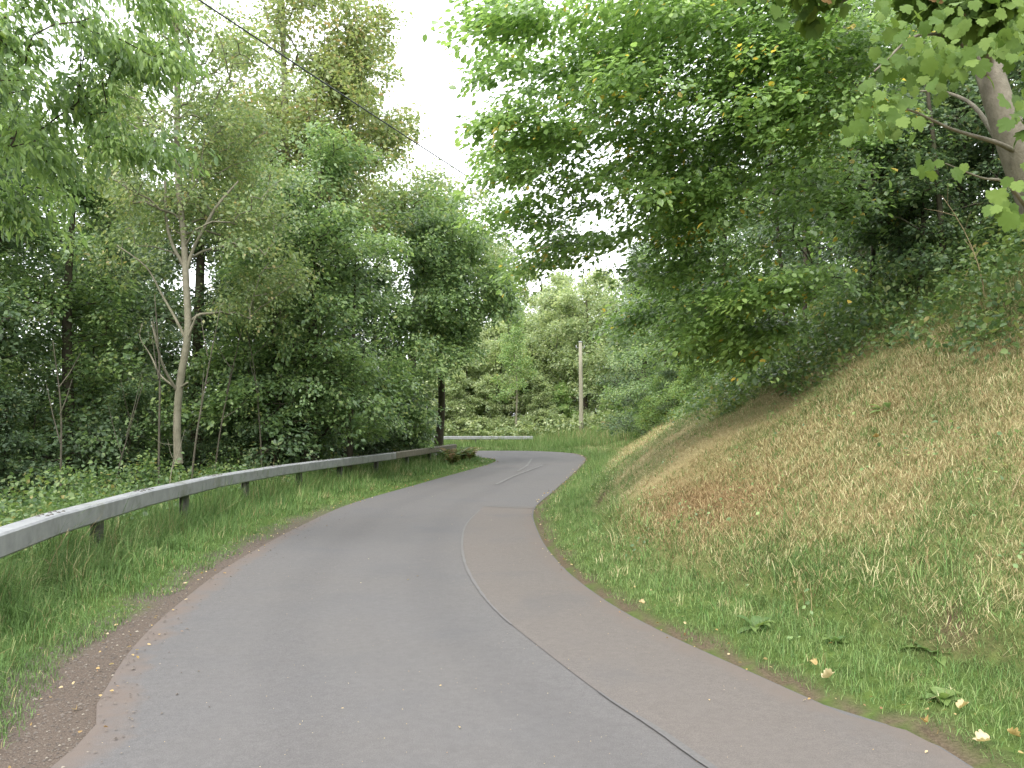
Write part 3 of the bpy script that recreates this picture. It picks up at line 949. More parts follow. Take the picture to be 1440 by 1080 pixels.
# beyond the bend
FAR = 'trees beyond the far bend'
plant('sage', 5.2, 57.5, 1.05, 'broad rounded grey-green willow behind the wooden pole', group=FAR, name='willow_tree')
plant('sage', 2.4, 66, 1.2, 'pale grey-green tree left of the rounded willow and behind the birch sapling', group=FAR, name='willow_tree')
plant('birch', .25, 53.5, .95, 'young birch with thin white stem just beyond the far rail', group=FAR, name='birch_sapling')
plant('green', 9.6, 60, 1.05, 'green tree right of the pole, against the hedge end', group=FAR)
plant('olive', -1.5, 70, 1.0, 'olive tree in the gap over the far rail', group=FAR)
plant('sage', -4.0, 60, .8, 'pale sallow over the hidden left part of the far rail', group=FAR, name='willow_tree')
plant('olive', 5.5, 84, 1.05, 'pale olive tree rising behind the rounded willow', group=FAR)
plant('sage', 10.5, 82, 1.35, 'pale tree under the gap of sky right of the willow', group=FAR, name='willow_tree')
for (k, x, y, s) in [('green', -7, 66, 1.1), ('olive', -12, 72, 1.1), ('green', -1, 90, 1.15), ('green', 16, 78, 1.2), ('olive', 15, 95, 1.2), ('green', -14, 56, 1.0), ('green', 8, 100, 1.1), ('green', -9, 92, 1.2), ('sage', 20, 66, 1.3)]:
    plant(k, x, y, s, 'tree in the far wood beyond the bend, merging with those around it', group=FAR)
BU = 'low bushes beyond the far rail'
for (x, y, s, lab) in [(-3.6, 53.2, 1.0, 'pale bush over the left end of the far rail as it shows'), (-1.7, 54.4, .9, 'light green bush left of the birch sapling'), (1.9, 54.2, .85, 'bush between the birch sapling and the wooden pole'),
                       (3.3, 55, .9, 'bush at the back of the wooden pole, under the willow'), (6.6, 53.2, .8, 'bush just right of the wooden pole'), (8.3, 52, 1.0, 'bush at the end of the hedge, beside the bank corner')]:
    plant('pale_bush' if x < 2 else 'bush', x, y, s, lab, group=BU)
for (x, y, s) in [(-5.5, 55.5, 1.3), (-3.0, 57, 1.5), (-.6, 57.5, 1.5), (1.5, 58, 1.5), (9.5, 55, 1.4), (11, 53, 1.3), (-8, 56, 1.4), (-1.5, 61.5, 1.9), (2.6, 62, 1.9), (8.2, 61, 1.9), (-6, 62, 1.9), (12, 59, 1.9), (.5, 68, 2.3), (-3.5, 68, 2.3), (6, 68, 2.3)]:
    plant('pale_bush' if y < 60 or x < 4 else 'bush', x, y, s, 'bush massed behind the low row beyond the far rail, merging with its neighbours', group=BU)
# bare grey tree in the gap
make_tree('bare_tree', 'thin grey tree with bare twigs standing above the others in the gap of sky', 'tree',
          trunk_px([(712, 610, 68, .22), (711, 480, 68, .17), (708, 390, 68, .12), (712, 330, 68, .05)]),
          [blob(705, 360, 68, 45, 35, 2, 60), blob(735, 350, 68, 35, 30, 2, 46), blob(720, 395, 68, 50, 30, 2, 50)],
          L_RUST, B_GREY, 48, n_leaf=4, length=1.1, size=.2, flat=.3, r_tip=.02, arch=.3, min_r=.0)

# right: hedge and wood above the bank
HW = 'trees along the top of the right bank'
plant('dark', 6.4, 39.5, .85, 'dark hedgerow tree at the far end of the bank, nearest the pole', group=HW)
plant('green', 6.3, 33.0, .75, 'green hedgerow tree midway along the bank top', group=HW)
plant('green', 6.7, 26.0, .7, 'hedgerow tree behind the drooping beech boughs', group=HW)
plant('dark', 8.6, 20.0, .8, 'dark tree behind the beech trunk on the bank top', group=HW)
plant('dark', 9.3, 13.8, .8, 'dark tree in the shade right of the beech trunk', group=HW)
UPB = 'dark tree in the shaded wood up the right bank, hidden among others'
for (k, x, y, s) in [('dark', 11.5, 17, 1.0), ('dark', 13, 24, 1.1), ('green', 11, 30, 1.0), ('dark', 12, 38, 1.1), ('dark', 14, 13, 1.0), ('dark', 10.8, 9.2, .8), ('green', 16, 32, 1.2), ('dark', 17, 19, 1.2), ('green', 11, 46, 1.1), ('dark', 9.2, 24.5, .9)]:
    plant(k, x, y, s, UPB, group=HW)
for (x, y, s, lab) in [(5.35, 18.6, .5, 'small green bush on the bank brow just beyond the beech boughs'), (5.7, 20.6, .6, 'green bush on the bank brow, second beyond the beech boughs'), (5.6, 24.2, .6, 'green bush midway along the bank brow'), (5.9, 26.6, .7, 'green bush past the middle of the bank brow'),
                       (5.8, 30.6, .7, 'green bush on the bank brow before the hedgerow turns'), (6.0, 33.2, .75, 'green bush low on the bank brow close to the bend'), (6.5, 37.0, .8, 'green bush where the bank brow meets the far verge'), (7.6, 41.5, .9, 'green bush at the foot of the hedgerow tree nearest the pole')]:
    plant('bush', x, y, s, lab, group='bushes along the brow of the right bank')
for (x, y, s, lab) in [(5.9, 22.2, .75, 'shrub low on the bank top under the drooping beech boughs'), (6.0, 28.5, .75, 'shrub on the bank top halfway to the bend'), (6.4, 35.5, .8, 'shrub on the bank top near the bend'),
                       (7.9, 11.6, .9, 'dark shrub under the sycamore limbs'), (6.5, 12.9, .85, 'dark shrub in front of the beech trunk'), (7.4, 13.4, .95, 'dark shrub right of the beech trunk'), (8.8, 10.4, .9, 'dark shrub in the deepest shade behind the sycamore'), (9.6, 12.6, 1.1, 'taller dark shrub in the shade up the bank'), (7.4, 16.4, .7, 'dark shrub at the foot of the beech'), (7.6, 8.8, .6, 'dark shrub behind the leaning sycamore trunk')]:
    plant('shrub', x, y, s, lab, group='shrubs along the top of the right bank')
# thin understorey trunks in the shade
for (px, d, lean, lab) in [(1112, 15.5, -.3, 'thin dark stem left of the beech trunk'), (1132, 16.5, .15, 'pair stem of the thin dark trunks left of the beech'), (1228, 14.5, .2, 'thin dark stem between the beech and the sycamore'), (1335, 12.5, -.25, 'dim grey stem behind the sycamore limbs')]:
    x = (px - 720) / FPX * d
    z0 = gz(x, d)
    mbx = MB()
    mbx.tube(catmull([(0, 0, -.2), (lean * .4, 0, 1.6), (lean * .7, .1, 3.2), (lean * 1.3, 0, 5.0)], 5), np.linspace(.05, .02, 16), 7)
    o = link('sapling', mbx.mesh('sapling', B_DARK))
    o.location = (x, d, z0)
    tag(o, lab, 'sapling', 'thin stems in the shade of the bank wood')
    tp_ = np.array([(lean * 1.3, 0, 5.0), (lean * 1.1, .2, 4.4), (lean, -.2, 3.9)])
    a = sprays(np.repeat(tp_, 6, 0) + rng.normal(0, .4, (18, 3)), rng.normal(0, 1, (18, 3)), rng, 20, .6, .1)
    v, fa = leaf_arrays(*a[:4], T_DIAM)
    link('crown', mesh_np('crown', v, [fa], L_DARK, {'rnd': np.repeat(a[4], 4)}), o, 'stuff')

for (px, y, h_, lean, r_, lab) in [(226, 16.2, 4.2, -.15, .035, 'thin grey stem just left of the pale forked trunk'), (268, 16.0, 3.8, .5, .03, 'thin stem leaning right beside the pale forked trunk'),
                                  (238, 14.2, 1.5, .12, .014, 'short bleached stick in front of the pale forked trunk'), (158, 15.0, 2.4, .5, .02, 'leaning bare stem in the dark left of the pale trunk'),
                                  (372, 19.5, 4.2, -.5, .03, 'pale bent stem in the shade left of the dense skirted tree'), (492, 22.0, 5.5, .1, .11, 'dark straight trunk right of the dense skirted tree'),
                                  (300, 19.0, 4.0, .6, .03, 'slanting stem in the shade right of the pale trunk'), (90, 14.0, 3.2, -.2, .03, 'dim stem at the left under the cherry boughs')]:
    x = (px - 720) / FPX * y
    mbx = MB()
    mbx.tube(catmull([(0, 0, -.3), (lean * .2, .03, h_ * .3), (lean * .55, .1, h_ * .65), (lean * 1.1, 0, h_)], 5), np.linspace(r_ * .8, r_ * .25, 16), 7)
    for q in (.45, .6, .75):
        e = rng.normal(0, .35, 3) + np.array([0, 0, .45])
        p0 = np.array([lean * q * .8, .05, h_ * q])
        mbx.tube([p0, p0 + e * .5, p0 + e + UP * .1], [r_ * .4, r_ * .3, r_ * .1], 5)
    o = link('sapling', mbx.mesh('sapling', B_PALE if 'bleached' in lab else B_STEM if r_ < .1 else B_DARK))
    o.location = (x, y, gz(x, y))
    tag(o, lab, 'sapling', 'thin stems at the edge of the left wood')

# ------------------------------------------------------------------ guard rails
m, t, b = new_mat('galvanised_steel')
n = noise(t, 5, 5, .6)
c = ramp(t, n, [(.3, (.22, .226, .235)), (.7, (.33, .337, .348))])
st = noise(t, 1.6, 5, .7)
c = mixc(t, ramp(t, st, [(.54, (0, 0, 0)), (.70, (.6, .6, .6))]), c, (.11, .115, .06))
t.links.new(c, b.inputs['Base Color'])
b.inputs['Metallic'].default_value = .25
b.inputs['Roughness'].default_value = .55
M_STEEL = m
m, t, b = new_mat('weathered_rail')
n = noise(t, 6, 5, .65)
t.links.new(ramp(t, n, [(.3, (.10, .085, .06)), (.7, (.17, .155, .12))]), b.inputs['Base Color'])
b.inputs['Roughness'].default_value = .75
M_OLDSTEEL = m
m, t, b = new_mat('dull_post')
t.links.new(ramp(t, noise(t, 7, 5, .6), [(.3, (.05, .047, .042)), (.7, (.10, .095, .085))]), b.inputs['Base Color'])
b.inputs['Roughness'].default_value = .7
M_POST = m


def beam_mesh(p0, p1, top, h, w, mat):
    """hollow-looking box beam with bevelled edges between two plan points"""
    p0, p1 = np.array(p0), np.array(p1)
    d = (p1 - p0) / np.linalg.norm(p1 - p0)
    n = np.array([d[1], -d[0]])                    # towards the road
    bv = .018
    prof = [(-w / 2 + bv, 0), (w / 2 - bv, 0), (w / 2, -bv), (w / 2, -h + bv), (w / 2 - bv, -h), (-w / 2 + bv, -h), (-w / 2, -h + bv), (-w / 2, -bv)]
    v = []
    for p, dz in ((p0, 0), (p1, 0)):
        for a, z in prof:
            v.append((p[0] + n[0] * a, p[1] + n[1] * a, top + z))
    k = len(prof)
    q = [[i, (i + 1) % k, k + (i + 1) % k, k + i] for i in range(k)]
    me = MB()
    me.add(v, q)
    me.f.setdefault(8, []).append(np.array([list(range(k))[::-1], list(range(k, 2 * k))]))
    return me.mesh('beam', mat, smooth=False)


def rail_thing(label, line, joints, posts, top, old_from=1e9):
    r = thing('guard_rail', label, 'guard rail', (line[0][0], line[0][1], 0), 'guard rails on the bends')
    r0 = np.array([line[0][0], line[0][1]])
    s = np.r_[0, np.cumsum(np.linalg.norm(np.diff(line, axis=0), axis=1))]

    def at(q):
        return np.array([np.interp(q, s, line[:, 0]), np.interp(q, s, line[:, 1])])
    for a, c in zip(joints[:-1], joints[1:]):
        p0, p1 = at(a) - r0, at(c) - r0
        d = (p1 - p0) / np.linalg.norm(p1 - p0)
        old = at(a)[1] > old_from
        bm_ = link('beam', beam_mesh(p0 + d * .004, p1 - d * .004, top, .2, .2, M_OLDSTEEL if old else M_STEEL), r)
        n = np.array([d[1], -d[0]])
        for side in (.035, -.045):
            for al in (.09, .2):
                for end, sg in ((p0, 1), (p1, -1)):
                    mb = MB()
                    c2 = end + d * sg * al + n * side
                    z0 = top - .003
                    pts = np.array([(c2[0], c2[1], z0), (c2[0], c2[1], z0 + .010), (c2[0], c2[1], z0 + .016)])
                    mb.tube(pts, [.02, .018, .008], 7)
                    link('bolt', mb.mesh('bolt', M_POST), bm_)
    for q in posts:
        p = at(q)
        d = at(q + .1) - at(q - .1)
        d = d / np.linalg.norm(d)
        n = np.array([d[1], -d[0]])
        z0 = gz(p[0], p[1]) - .3
        z1 = top - .2 - .002
        mb = MB()
        D, N = np.array([*d, 0]), np.array([*n, 0])
        c3 = np.array([*(p - r0), (z0 + z1) / 2])
        H = np.array([0, 0, (z1 - z0) / 2])
        mb.box(c3, D * .0045, N * .0445, H)           # web
        mb.box(c3 + N * .05, D * .055, N * .0045, H)  # flanges
        mb.box(c3 - N * .05, D * .055, N * .0045, H)
        link('post', mb.mesh('post', M_POST, smooth=False), r)
    return r


s_r = np.r_[0, np.cumsum(np.linalg.norm(np.diff(RAIL, axis=0), axis=1))]
s_at_y = lambda y: float(np.interp(y, RAIL[:, 1], s_r))
rail_thing('long grey box-beam guard rail curving along the near left verge', RAIL,
           [s_at_y(1.0)] + [s_at_y(q) for q in (4.9, 7.85, 10.6, 13.6, 16.5, 19.0, 21.5, 24.3, 27.4, 30.5, 33.6)],
           [s_at_y(q) for q in (3.6, 6.35, 9.1, 12.2, 15.1, 17.8, 20.2, 22.8, 25.8, 29.0, 32.0)], .735, 23.0)
RAIL2 = catmull([(-22, 49.3), (-12, 49.8), (-4, 50.2), (.0, 50.4), (1.3, 50.4)], 8)
s2 = np.r_[0, np.cumsum(np.linalg.norm(np.diff(RAIL2, axis=0), axis=1))][-1]
rail_thing('short bright guard rail seen end to end across the far bend', RAIL2, list(np.linspace(0.2, s2, 7)), list(np.linspace(.5, s2 - .3, 8)), .80)

# ------------------------------------------------------------------ pole and cable
m, t, b = new_mat('pole_wood')
tc = t.nodes.new('ShaderNodeTexCoord')
mp = t.nodes.new('ShaderNodeMapping')
mp.inputs['Scale'].default_value = (14, 14, .6)
nn = t.nodes.new('ShaderNodeTexNoise')
nn.inputs['Scale'].default_value = 3
nn.inputs['Detail'].default_value = 5
t.links.new(tc.outputs['Object'], mp.inputs[0])
t.links.new(mp.outputs[0], nn.inputs['Vector'])
t.links.new(ramp(t, nn.outputs['Fac'], [(.3, (.175, .165, .12)), (.7, (.31, .29, .215))]), b.inputs['Base Color'])
b.inputs['Roughness'].default_value = .9
M_POLE = m
px_, py_ = 4.36, 51.6
pz_ = gz(px_, py_)
pole = thing('utility_pole', 'bare wooden utility pole standing alone in front of the rounded willow', 'pole', (px_, py_, pz_))
ptop = P(817, 481, py_)[2] - pz_
mb = MB()
mb.tube([(0, 0, -.4), (0, 0, ptop * .33), (-.02, 0, ptop * .66), (-.03, 0, ptop)], [.145, .135, .12, .105], 14)
link('shaft', mb.mesh('shaft', M_POLE), pole)
mb = MB()
mb.tube([(-.03, 0, ptop - .02), (-.03, 0, ptop + .035), (-.03, 0, ptop + .06)], [.13, .13, .03], 14)
link('cap', mb.mesh('cap', M_STEEL), pole)
for sgn in (-1, 1):
    mb = MB()
    mb.box((-.03 + sgn * .2, 0, ptop - .35), (.09, 0, 0), (0, .02, 0), (0, 0, .02))
    mb.tube([(-.03 + sgn * .26, 0, ptop - .33), (-.03 + sgn * .26, 0, ptop - .2)], [.035, .025], 8)
    link('bracket', mb.mesh('bracket', M_STEEL), pole)
m, t, b = new_mat('cable_black')
b.inputs['Base Color'].default_value = (.03, .035, .04, 1)
b.inputs['Roughness'].default_value = .6
c0, c1 = P(280, 0, 9.5), P(690, 269, 17.3)
cd = c1 - c0
pts = []
for q in np.linspace(-1.7, 3.2, 50):
    p = c0 + cd * q
    p[2] += .055 * (q * (q - 1)) - .0
    pts.append(p)
mb = MB()
mb.tube(pts, .011, 6)
tag(link('overhead_cable', mb.mesh('overhead_cable', m)), 'single dark overhead cable sloping across the gap of sky', 'cable')

# ------------------------------------------------------------------ grass
def grass_mat(name):
    m, t, b = new_mat(name)
    g = ramp(t, attr(t, 'rnd'), [(0, (.060, .135, .038)), (.5, (.110, .22, .056)), (.85, (.155, .275, .072)), (1, (.25, .30, .11))])
    s = ramp(t, attr(t, 'rnd'), [(0, (.27, .17, .09)), (.25, (.40, .29, .155)), (.5, (.51, .43, .225)), (1, (.66, .58, .36))])
    c = mixc(t, attr(t, 'dry'), g, s)
    t.links.new(c, b.inputs['Base Color'])
    b.inputs['Roughness'].default_value = .55
    b.inputs['Specular IOR Level'].default_value = .25
    tr = t.nodes.new('ShaderNodeBsdfTranslucent')
    t.links.new(c, tr.inputs['Color'])
    mx = t.nodes.new('ShaderNodeMixShader')
    mx.inputs[0].default_value = .3
    t.links.new(b.outputs[0], mx.inputs[1])
    t.links.new(tr.outputs[0], mx.inputs[2])
    t.links.new(mx.outputs[0], t.nodes['Material Output'].inputs['Surface'])
    return m


M_GRASS = grass_mat('grass_blade')


def blades(x, y, z, h, w, lean, rng, near):
    n = len(x)
    a = rng.uniform(0, 2 * math.pi, n)
    ld = np.stack([np.cos(a), np.sin(a), np.zeros(n)], -1)
    a2 = a + math.pi / 2 + rng.normal(0, .4, n)
    sd = np.stack([np.cos(a2), np.sin(a2), np.zeros(n)], -1)
    base = np.stack([x, y, z - .01], -1)
    up = UP * h[:, None]
    mid = base + up * .55 * np.cos(lean * .5)[:, None] + ld * (h * .5 * np.sin(lean * .6))[:, None]
    tip = base + up * np.cos(lean)[:, None] + ld * (h * np.sin(lean))[:, None]
    ws = sd * (w / 2)[:, None]
    if near:
        v = np.stack([base - ws, base + ws, mid - ws * .75, mid + ws * .75, tip], 1).reshape(-1, 3)
        k = np.arange(n)[:, None] * 5
        return v, [k + np.array([[0, 1, 3, 2]]), k + np.array([[2, 3, 4]])], 5
    v = np.stack([base - ws, base + ws, tip], 1).reshape(-1, 3)
    return v, [np.arange(n)[:, None] * 3 + np.array([[0, 1, 2]])], 3


def scatter(n, xr, yr, rng, keep, fall=8.0, power=1.35):
    x, y = rng.uniform(*xr, n), rng.uniform(*yr, n)
    d = np.hypot(x, y)
    ok = rng.uniform(0, 1, n) < np.minimum(1, (fall / d)) ** power
    vis = (np.abs(x) < .70 * y + 1.0)
    x, y = x[ok & vis], y[ok & vis]
    zz_ = zones(x, y)
    k = keep(x, y, zz_)
    return x[k], y[k], tuple(q[k] for q in zz_)


def grass(name, sets, seed):
    """one object for a lawn nobody could count"""
    V, F3, F4, A, B, n0 = [], [], [], [], [], 0
    for (x, y, z, h, w, lean, dry, rnd) in sets:
        rng = np.random.default_rng(seed + len(V))
        d = np.hypot(x, y)
        for near in (True, False):
            k = (d < 11) == near
            if not k.any():
                continue
            v, fl, kv = blades(x[k], y[k], z[k], h[k], w[k], lean[k], rng, near)
            for f_ in fl:
                (F4 if f_.shape[1] == 4 else F3).append(f_ + n0)
            V.append(v)
            A.append(np.repeat(dry[k], kv))
            B.append(np.repeat(rnd[k], kv))
            n0 += len(v)
    me = mesh_np(name, np.vstack(V), [np.vstack(F3)] + ([np.vstack(F4)] if F4 else []), M_GRASS, {'dry': np.concatenate(A), 'rnd': np.concatenate(B)})
    print(name, len(me.polygons))
    return link(name, me, None, 'stuff')


rng = np.random.default_rng(99)


def wid(x, y, w0):
    return w0 * np.maximum(1, np.hypot(x, y) / 6.5)


# left verge: lush
gsets = []
x, y, z_ = scatter(760000, (-8.5, 0), (2.5, 44), rng, lambda x, y, q: ~q[0] & ~q[1] & (q[2] < 3.6) & (q[2] > np.where(y < 15, .22 + .2 * (1 - sstep(4.2, 8, y)), .05) + .3 * (vnoise(x, y, .5, 5) - .5) - .02 * rng.uniform(0, 5, len(x))), 7, 1.5)
dl = z_[2]
tuft = vnoise(x, y, .35, 21)
rd = pdist(x, y, RAIL)
h = (.06 + .2 * np.exp(-(rd / .3) ** 2) + .17 * sstep(.25, 1.1, dl) + .2 * sstep(1.0, 1.9, dl)) * (.4 + 1.15 * tuft) * rng.uniform(.6, 1.25, len(x))
patch = vnoise(x, y, .8, 22)
gsets.append((x, y, ground(x, y, z_), h, wid(x, y, .0046), rng.uniform(.15, 1.35, len(x)), np.where(rng.uniform(0, 1, len(x)) < .035 + .03 * patch, .9, .06), np.clip(rng.uniform(0, .75, len(x)) + .3 * (patch - .4), 0, 1)))


def tufts(cx, cy, nb, spread, hgt, rng, w0, dry, tone):
    n = len(cx)
    a = rng.uniform(0, 6.28, (n, nb))
    rr = spread * rng.uniform(0, 1, (n, nb)) ** .7
    x = (cx[:, None] + np.cos(a) * rr).ravel()
    y = (cy[:, None] + np.sin(a) * rr).ravel()
    h = (hgt[:, None] * rng.uniform(.5, 1.2, (n, nb))).ravel()
    return (x, y, ground(x, y), h, wid(x, y, w0), rng.uniform(.25, 1.3, n * nb), np.repeat(dry, nb) + rng.uniform(-.08, .08, n * nb), np.clip(np.repeat(tone, nb) + rng.normal(0, .15, n * nb), 0, 1))


tx, ty, tz = scatter(9000, (-8.5, 0), (2.8, 34), rng, lambda x, y, q: ~q[0] & ~q[1] & (q[2] < 3.0) & (q[2] > np.where(y < 13, .75, .3)), 8, 1.0)
gsets.append(tufts(tx, ty, 14, .09, rng.uniform(.16, .4, len(tx)) * (.5 + .5 * sstep(.4, 1.4, tz[2])), rng, .0055, np.where(rng.uniform(0, 1, len(tx)) < .05, .7, .1), rng.uniform(.1, 1, len(tx))))
ry = rng.uniform(4, 33, 900)
tx, ty = np.interp(ry, RAIL[:, 1], RAIL[:, 0]) + rng.normal(.02, .13, 900), ry
gsets.append(tufts(tx, ty, 14, .09, rng.uniform(.25, .55, 900), rng, .0055, np.where(rng.uniform(0, 1, 900) < .12, .75, .1), rng.uniform(.1, .9, 900)))
grass('verge_grass', gsets, 1)

# right verge and bank
x, y, z_ = scatter(1700000, (-3, 13), (2.5, 50), rng, lambda x, y, q: q[1] & (q[3] < 6.5) & (q[3] > .07 + .12 * (vnoise(x, y, .4, 6)) - .06 * rng.uniform(0, 1, len(x))), 7.5, 1.25)
dr = z_[3]
dry = dryness(x, y, dr, z_[1])
isdry = rng.uniform(0, 1, len(x)) < dry * .92
tuft = vnoise(x, y, .3, 31)
lush = np.exp(-((dr - .85) / .5) ** 2)
h = np.where(isdry, .045 + .045 * tuft, .035 + .04 * tuft + .10 * lush * tuft) * rng.uniform(.45, 1.4, len(x))
h = h * (1 + 1.4 * sstep(4.3, 5.6, dr)) * np.maximum(1, np.hypot(x, y) / 13)
lean = np.where(isdry, rng.uniform(.5, 1.5, len(x)), rng.uniform(.25, 1.4, len(x)))
h = np.where(isdry & (lean > 1.3), h * 1.5, h)
patch = vnoise(x, y, .7, 32)
cz = ground(x, y, z_)
bare = (np.exp(-((dr - 1.15) / .17) ** 2) * sstep(.60, .78, vnoise(x, y, .55, 9)) > .5) & (y < 18)
k = ~(bare & (rng.uniform(0, 1, len(x)) < .6))
sel = lambda q: q[k]
bsets = [tuple(map(sel, (x, y, cz, h, wid(x, y, .0042), lean, np.where(isdry, rng.uniform(.75, 1, len(x)), rng.uniform(0, .25, len(x))), np.clip(np.where(isdry, 1 - .75 * np.exp(-((dr - 1.5) / .6) ** 2 - ((y - 9.4) / 2.0) ** 2), 1) * rng.uniform(0, .9, len(x)) + .25 * (patch - .5), 0, 1))))]
# long mown straw lying on the turf
x, y, z_ = scatter(230000, (-3, 12), (2.5, 34), rng, lambda x, y, q: q[1] & (q[3] > 1.0) & (q[3] < 5.2) & (rng.uniform(0, 1, len(x)) < .25 + .9 * vnoise(x, y, .5, 61)), 8, 1.2)
nS = len(x)
bsets.append((x, y, ground(x, y, z_) + rng.uniform(.015, .05, nS), rng.uniform(.06, .2, nS), wid(x, y, .0042), rng.uniform(1.2, 1.62, nS), rng.uniform(.8, 1, nS), rng.uniform(.25, 1, nS)))
# close mat of cut and growing blades near the camera
x, y, z_ = scatter(420000, (.5, 9), (2.6, 11.5), rng, lambda x, y, q: q[1] & (q[3] > .9) & (q[3] < 5.0), 7, 1.0)
nS = min(len(x), 85000)
x, y, z_ = x[:nS], y[:nS], tuple(q[:nS] for q in z_)
dq = rng.uniform(0, 1, nS) < np.clip(dryness(x, y, z_[3], z_[1]) * .85, 0, 1)
brn = np.exp(-((z_[3] - 1.5) / .6) ** 2 - ((y - 9.4) / 2.0) ** 2)
bsets.append((x, y, ground(x, y, z_) + rng.uniform(0, .02, nS), rng.uniform(.03, .12, nS), wid(x, y, .0046), rng.uniform(.6, 1.55, nS), np.where(dq, rng.uniform(.7, 1, nS), rng.uniform(0, .25, nS)), np.clip((1 - .7 * brn * dq) * rng.uniform(.0, 1, nS), 0, 1)))
# green and yellowing tufts left by the mower
tx, ty, tz = scatter(12000, (-3, 12), (2.8, 34), rng, lambda x, y, q: q[1] & (q[3] > .35) & (q[3] < 5.5), 8, 1.0)
td = np.where(rng.uniform(0, 1, len(tx)) < .3, rng.uniform(.5, 1, len(tx)), rng.uniform(0, .2, len(tx)))
bsets.append(tufts(tx, ty, 12, .08, rng.uniform(.06, .17, len(tx)), rng, .005, td, rng.uniform(.2, 1, len(tx))))
tx, ty, tz = scatter(2600, (-3, 12), (2.8, 18), rng, lambda x, y, q: q[1] & (q[3] > .75) & (q[3] < 1.7), 8, 1.0)
bsets.append(tufts(tx, ty, 16, .1, rng.uniform(.14, .34, len(tx)), rng, .0055, np.where(rng.uniform(0, 1, len(tx)) < .2, .8, .1), rng.uniform(.1, .9, len(tx))))
for i_, (x, y, z, h, w, lean, dry, rnd) in enumerate(bsets):
    dr_ = pdist(x, y, RE)
    brn = np.exp(-((dr_ - 1.65) / .55) ** 2 - ((y - 9.5) / 1.9) ** 2) * (.6 + .7 * vnoise(x, y, .3, 77))
    hit = rng.uniform(0, 1, len(x)) < 1.05 * brn
    bsets[i_] = (x, y, z, np.where(hit, np.minimum(h, .09), h), w, np.where(hit, np.maximum(lean, .8), lean), np.where(hit, .95, dry), np.where(hit, rnd * .5, rnd))
grass('bank_grass', bsets, 2)

# far verge behind the bend
x, y, z_ = scatter(80000, (-14, 14), (44, 56), rng, lambda x, y, q: q[1], 60, 1)
h = (.12 + .4 * sstep(2.4, 4, z_[3]) * vnoise(x, y, 1.0, 41) + .5 * sstep(.9, 1.9, z_[3]) * (y < 50.4) * (y > 47) * (.6 + .6 * vnoise(x, y, .7, 43))) * rng.uniform(.6, 1.3, len(x))
grass('far_grass', [(x, y, ground(x, y, z_), h, np.full(len(x), .035), rng.uniform(.1, .6, len(x)), np.where(rng.uniform(0, 1, len(x)) < .2 * sstep(2, 4, z_[3]), .8, .1), rng.uniform(.2, .9, len(x)))], 3)

# ------------------------------------------------------------------ undergrowth
def undergrowth(name, x, y, z, hmax, mat, seed, n_leaf=12, size=.075, tmpl=T_OVATE, flat=.6):
    rng = np.random.default_rng(seed)
    n = len(x)
    hh = hmax * rng.uniform(.25, 1.0, n)
    tips = np.stack([x, y, z + hh], -1)
    dirs = norm(rng.normal(0, 1, (n, 3)) * np.array([1, 1, .3]) + np.array([0, 0, .35]))
    a = sprays(tips, dirs, rng, n_leaf, .38, size, flat, .35, .25, .5)
    v, fa = leaf_arrays(*a[:4], tmpl)
    sv, sf = [], []
    # stems
    wv = .0035
    b0 = np.stack([x, y, z - .02], -1)
    off = np.array([wv, 0, 0])
    sv = np.stack([b0 - off, b0 + off, tips], 1).reshape(-1, 3)
    sf = np.arange(n)[:, None] * 3 + np.array([[0, 1, 2]])
    me = mesh_np(name, np.vstack([v, sv]), [fa, sf + len(v)], mat, {'rnd': np.r_[np.repeat(a[4], len(tmpl[0])), np.full(len(sv), .3)]})
    return link(name, me, None, 'stuff')


x, y, z_ = scatter(19000, (-14, -2), (4, 42), rng, lambda x, y, q: ~q[0] & ~q[1] & (q[2] > 1.5) & (q[2] < 7.5) & (pdist(x, y, RAIL) > .3) & ((y > 36) | (x < np.interp(y, RAIL[:, 1], RAIL[:, 0]))), 12, .8)
undergrowth('bramble_undergrowth', x, y, ground(x, y, z_), (.25 + .75 * vnoise(x, y, 1.4, 51)) * (.5 + .75 * sstep(1.8, 4.2, z_[2])), L_UNDER, 71, 12, .074, T_OVATE, .3)
x, y, z_ = scatter(34000, (2, 14), (4, 44), rng, lambda x, y, q: q[1] & (q[3] > 3.5 - 1.0 * sstep(11, 17, y) + 1.3 * vnoise(x, y, .9, 52)) & (q[3] < 8.5), 18, .8)
undergrowth('bank_undergrowth', x, y, ground(x, y, z_), (.12 + 1.0 * vnoise(x, y, 1.0, 53)) * (.35 + .65 * sstep(4.0, 5.6, z_[3] + 1.0 * sstep(11, 17, y))), L_UNDER, 72, 9, .078)
x, y, z_ = scatter(5200, (1, 8), (4, 34), rng, lambda x, y, q: q[1] & (q[3] > .7) & (q[3] < 5) & (vnoise(x, y, .6, 54) > .55), 9, 1.0)
undergrowth('bank_weeds', x, y, ground(x, y, z_), np.full(len(x), .08), L_GREEN, 73, 7, .038)
x, y, z_ = scatter(30000, (-8, 14), (51.3, 58), rng, lambda x, y, q: q[1], 70, 1)
k = rng.uniform(0, 1, len(x)) < .12
x, y = x[k], y[k]
undergrowth('far_undergrowth', x, y, ground(x, y), .4 + .9 * vnoise(x, y, 1.5, 55), L_SAGE, 74, 7, .2, T_DIAM)

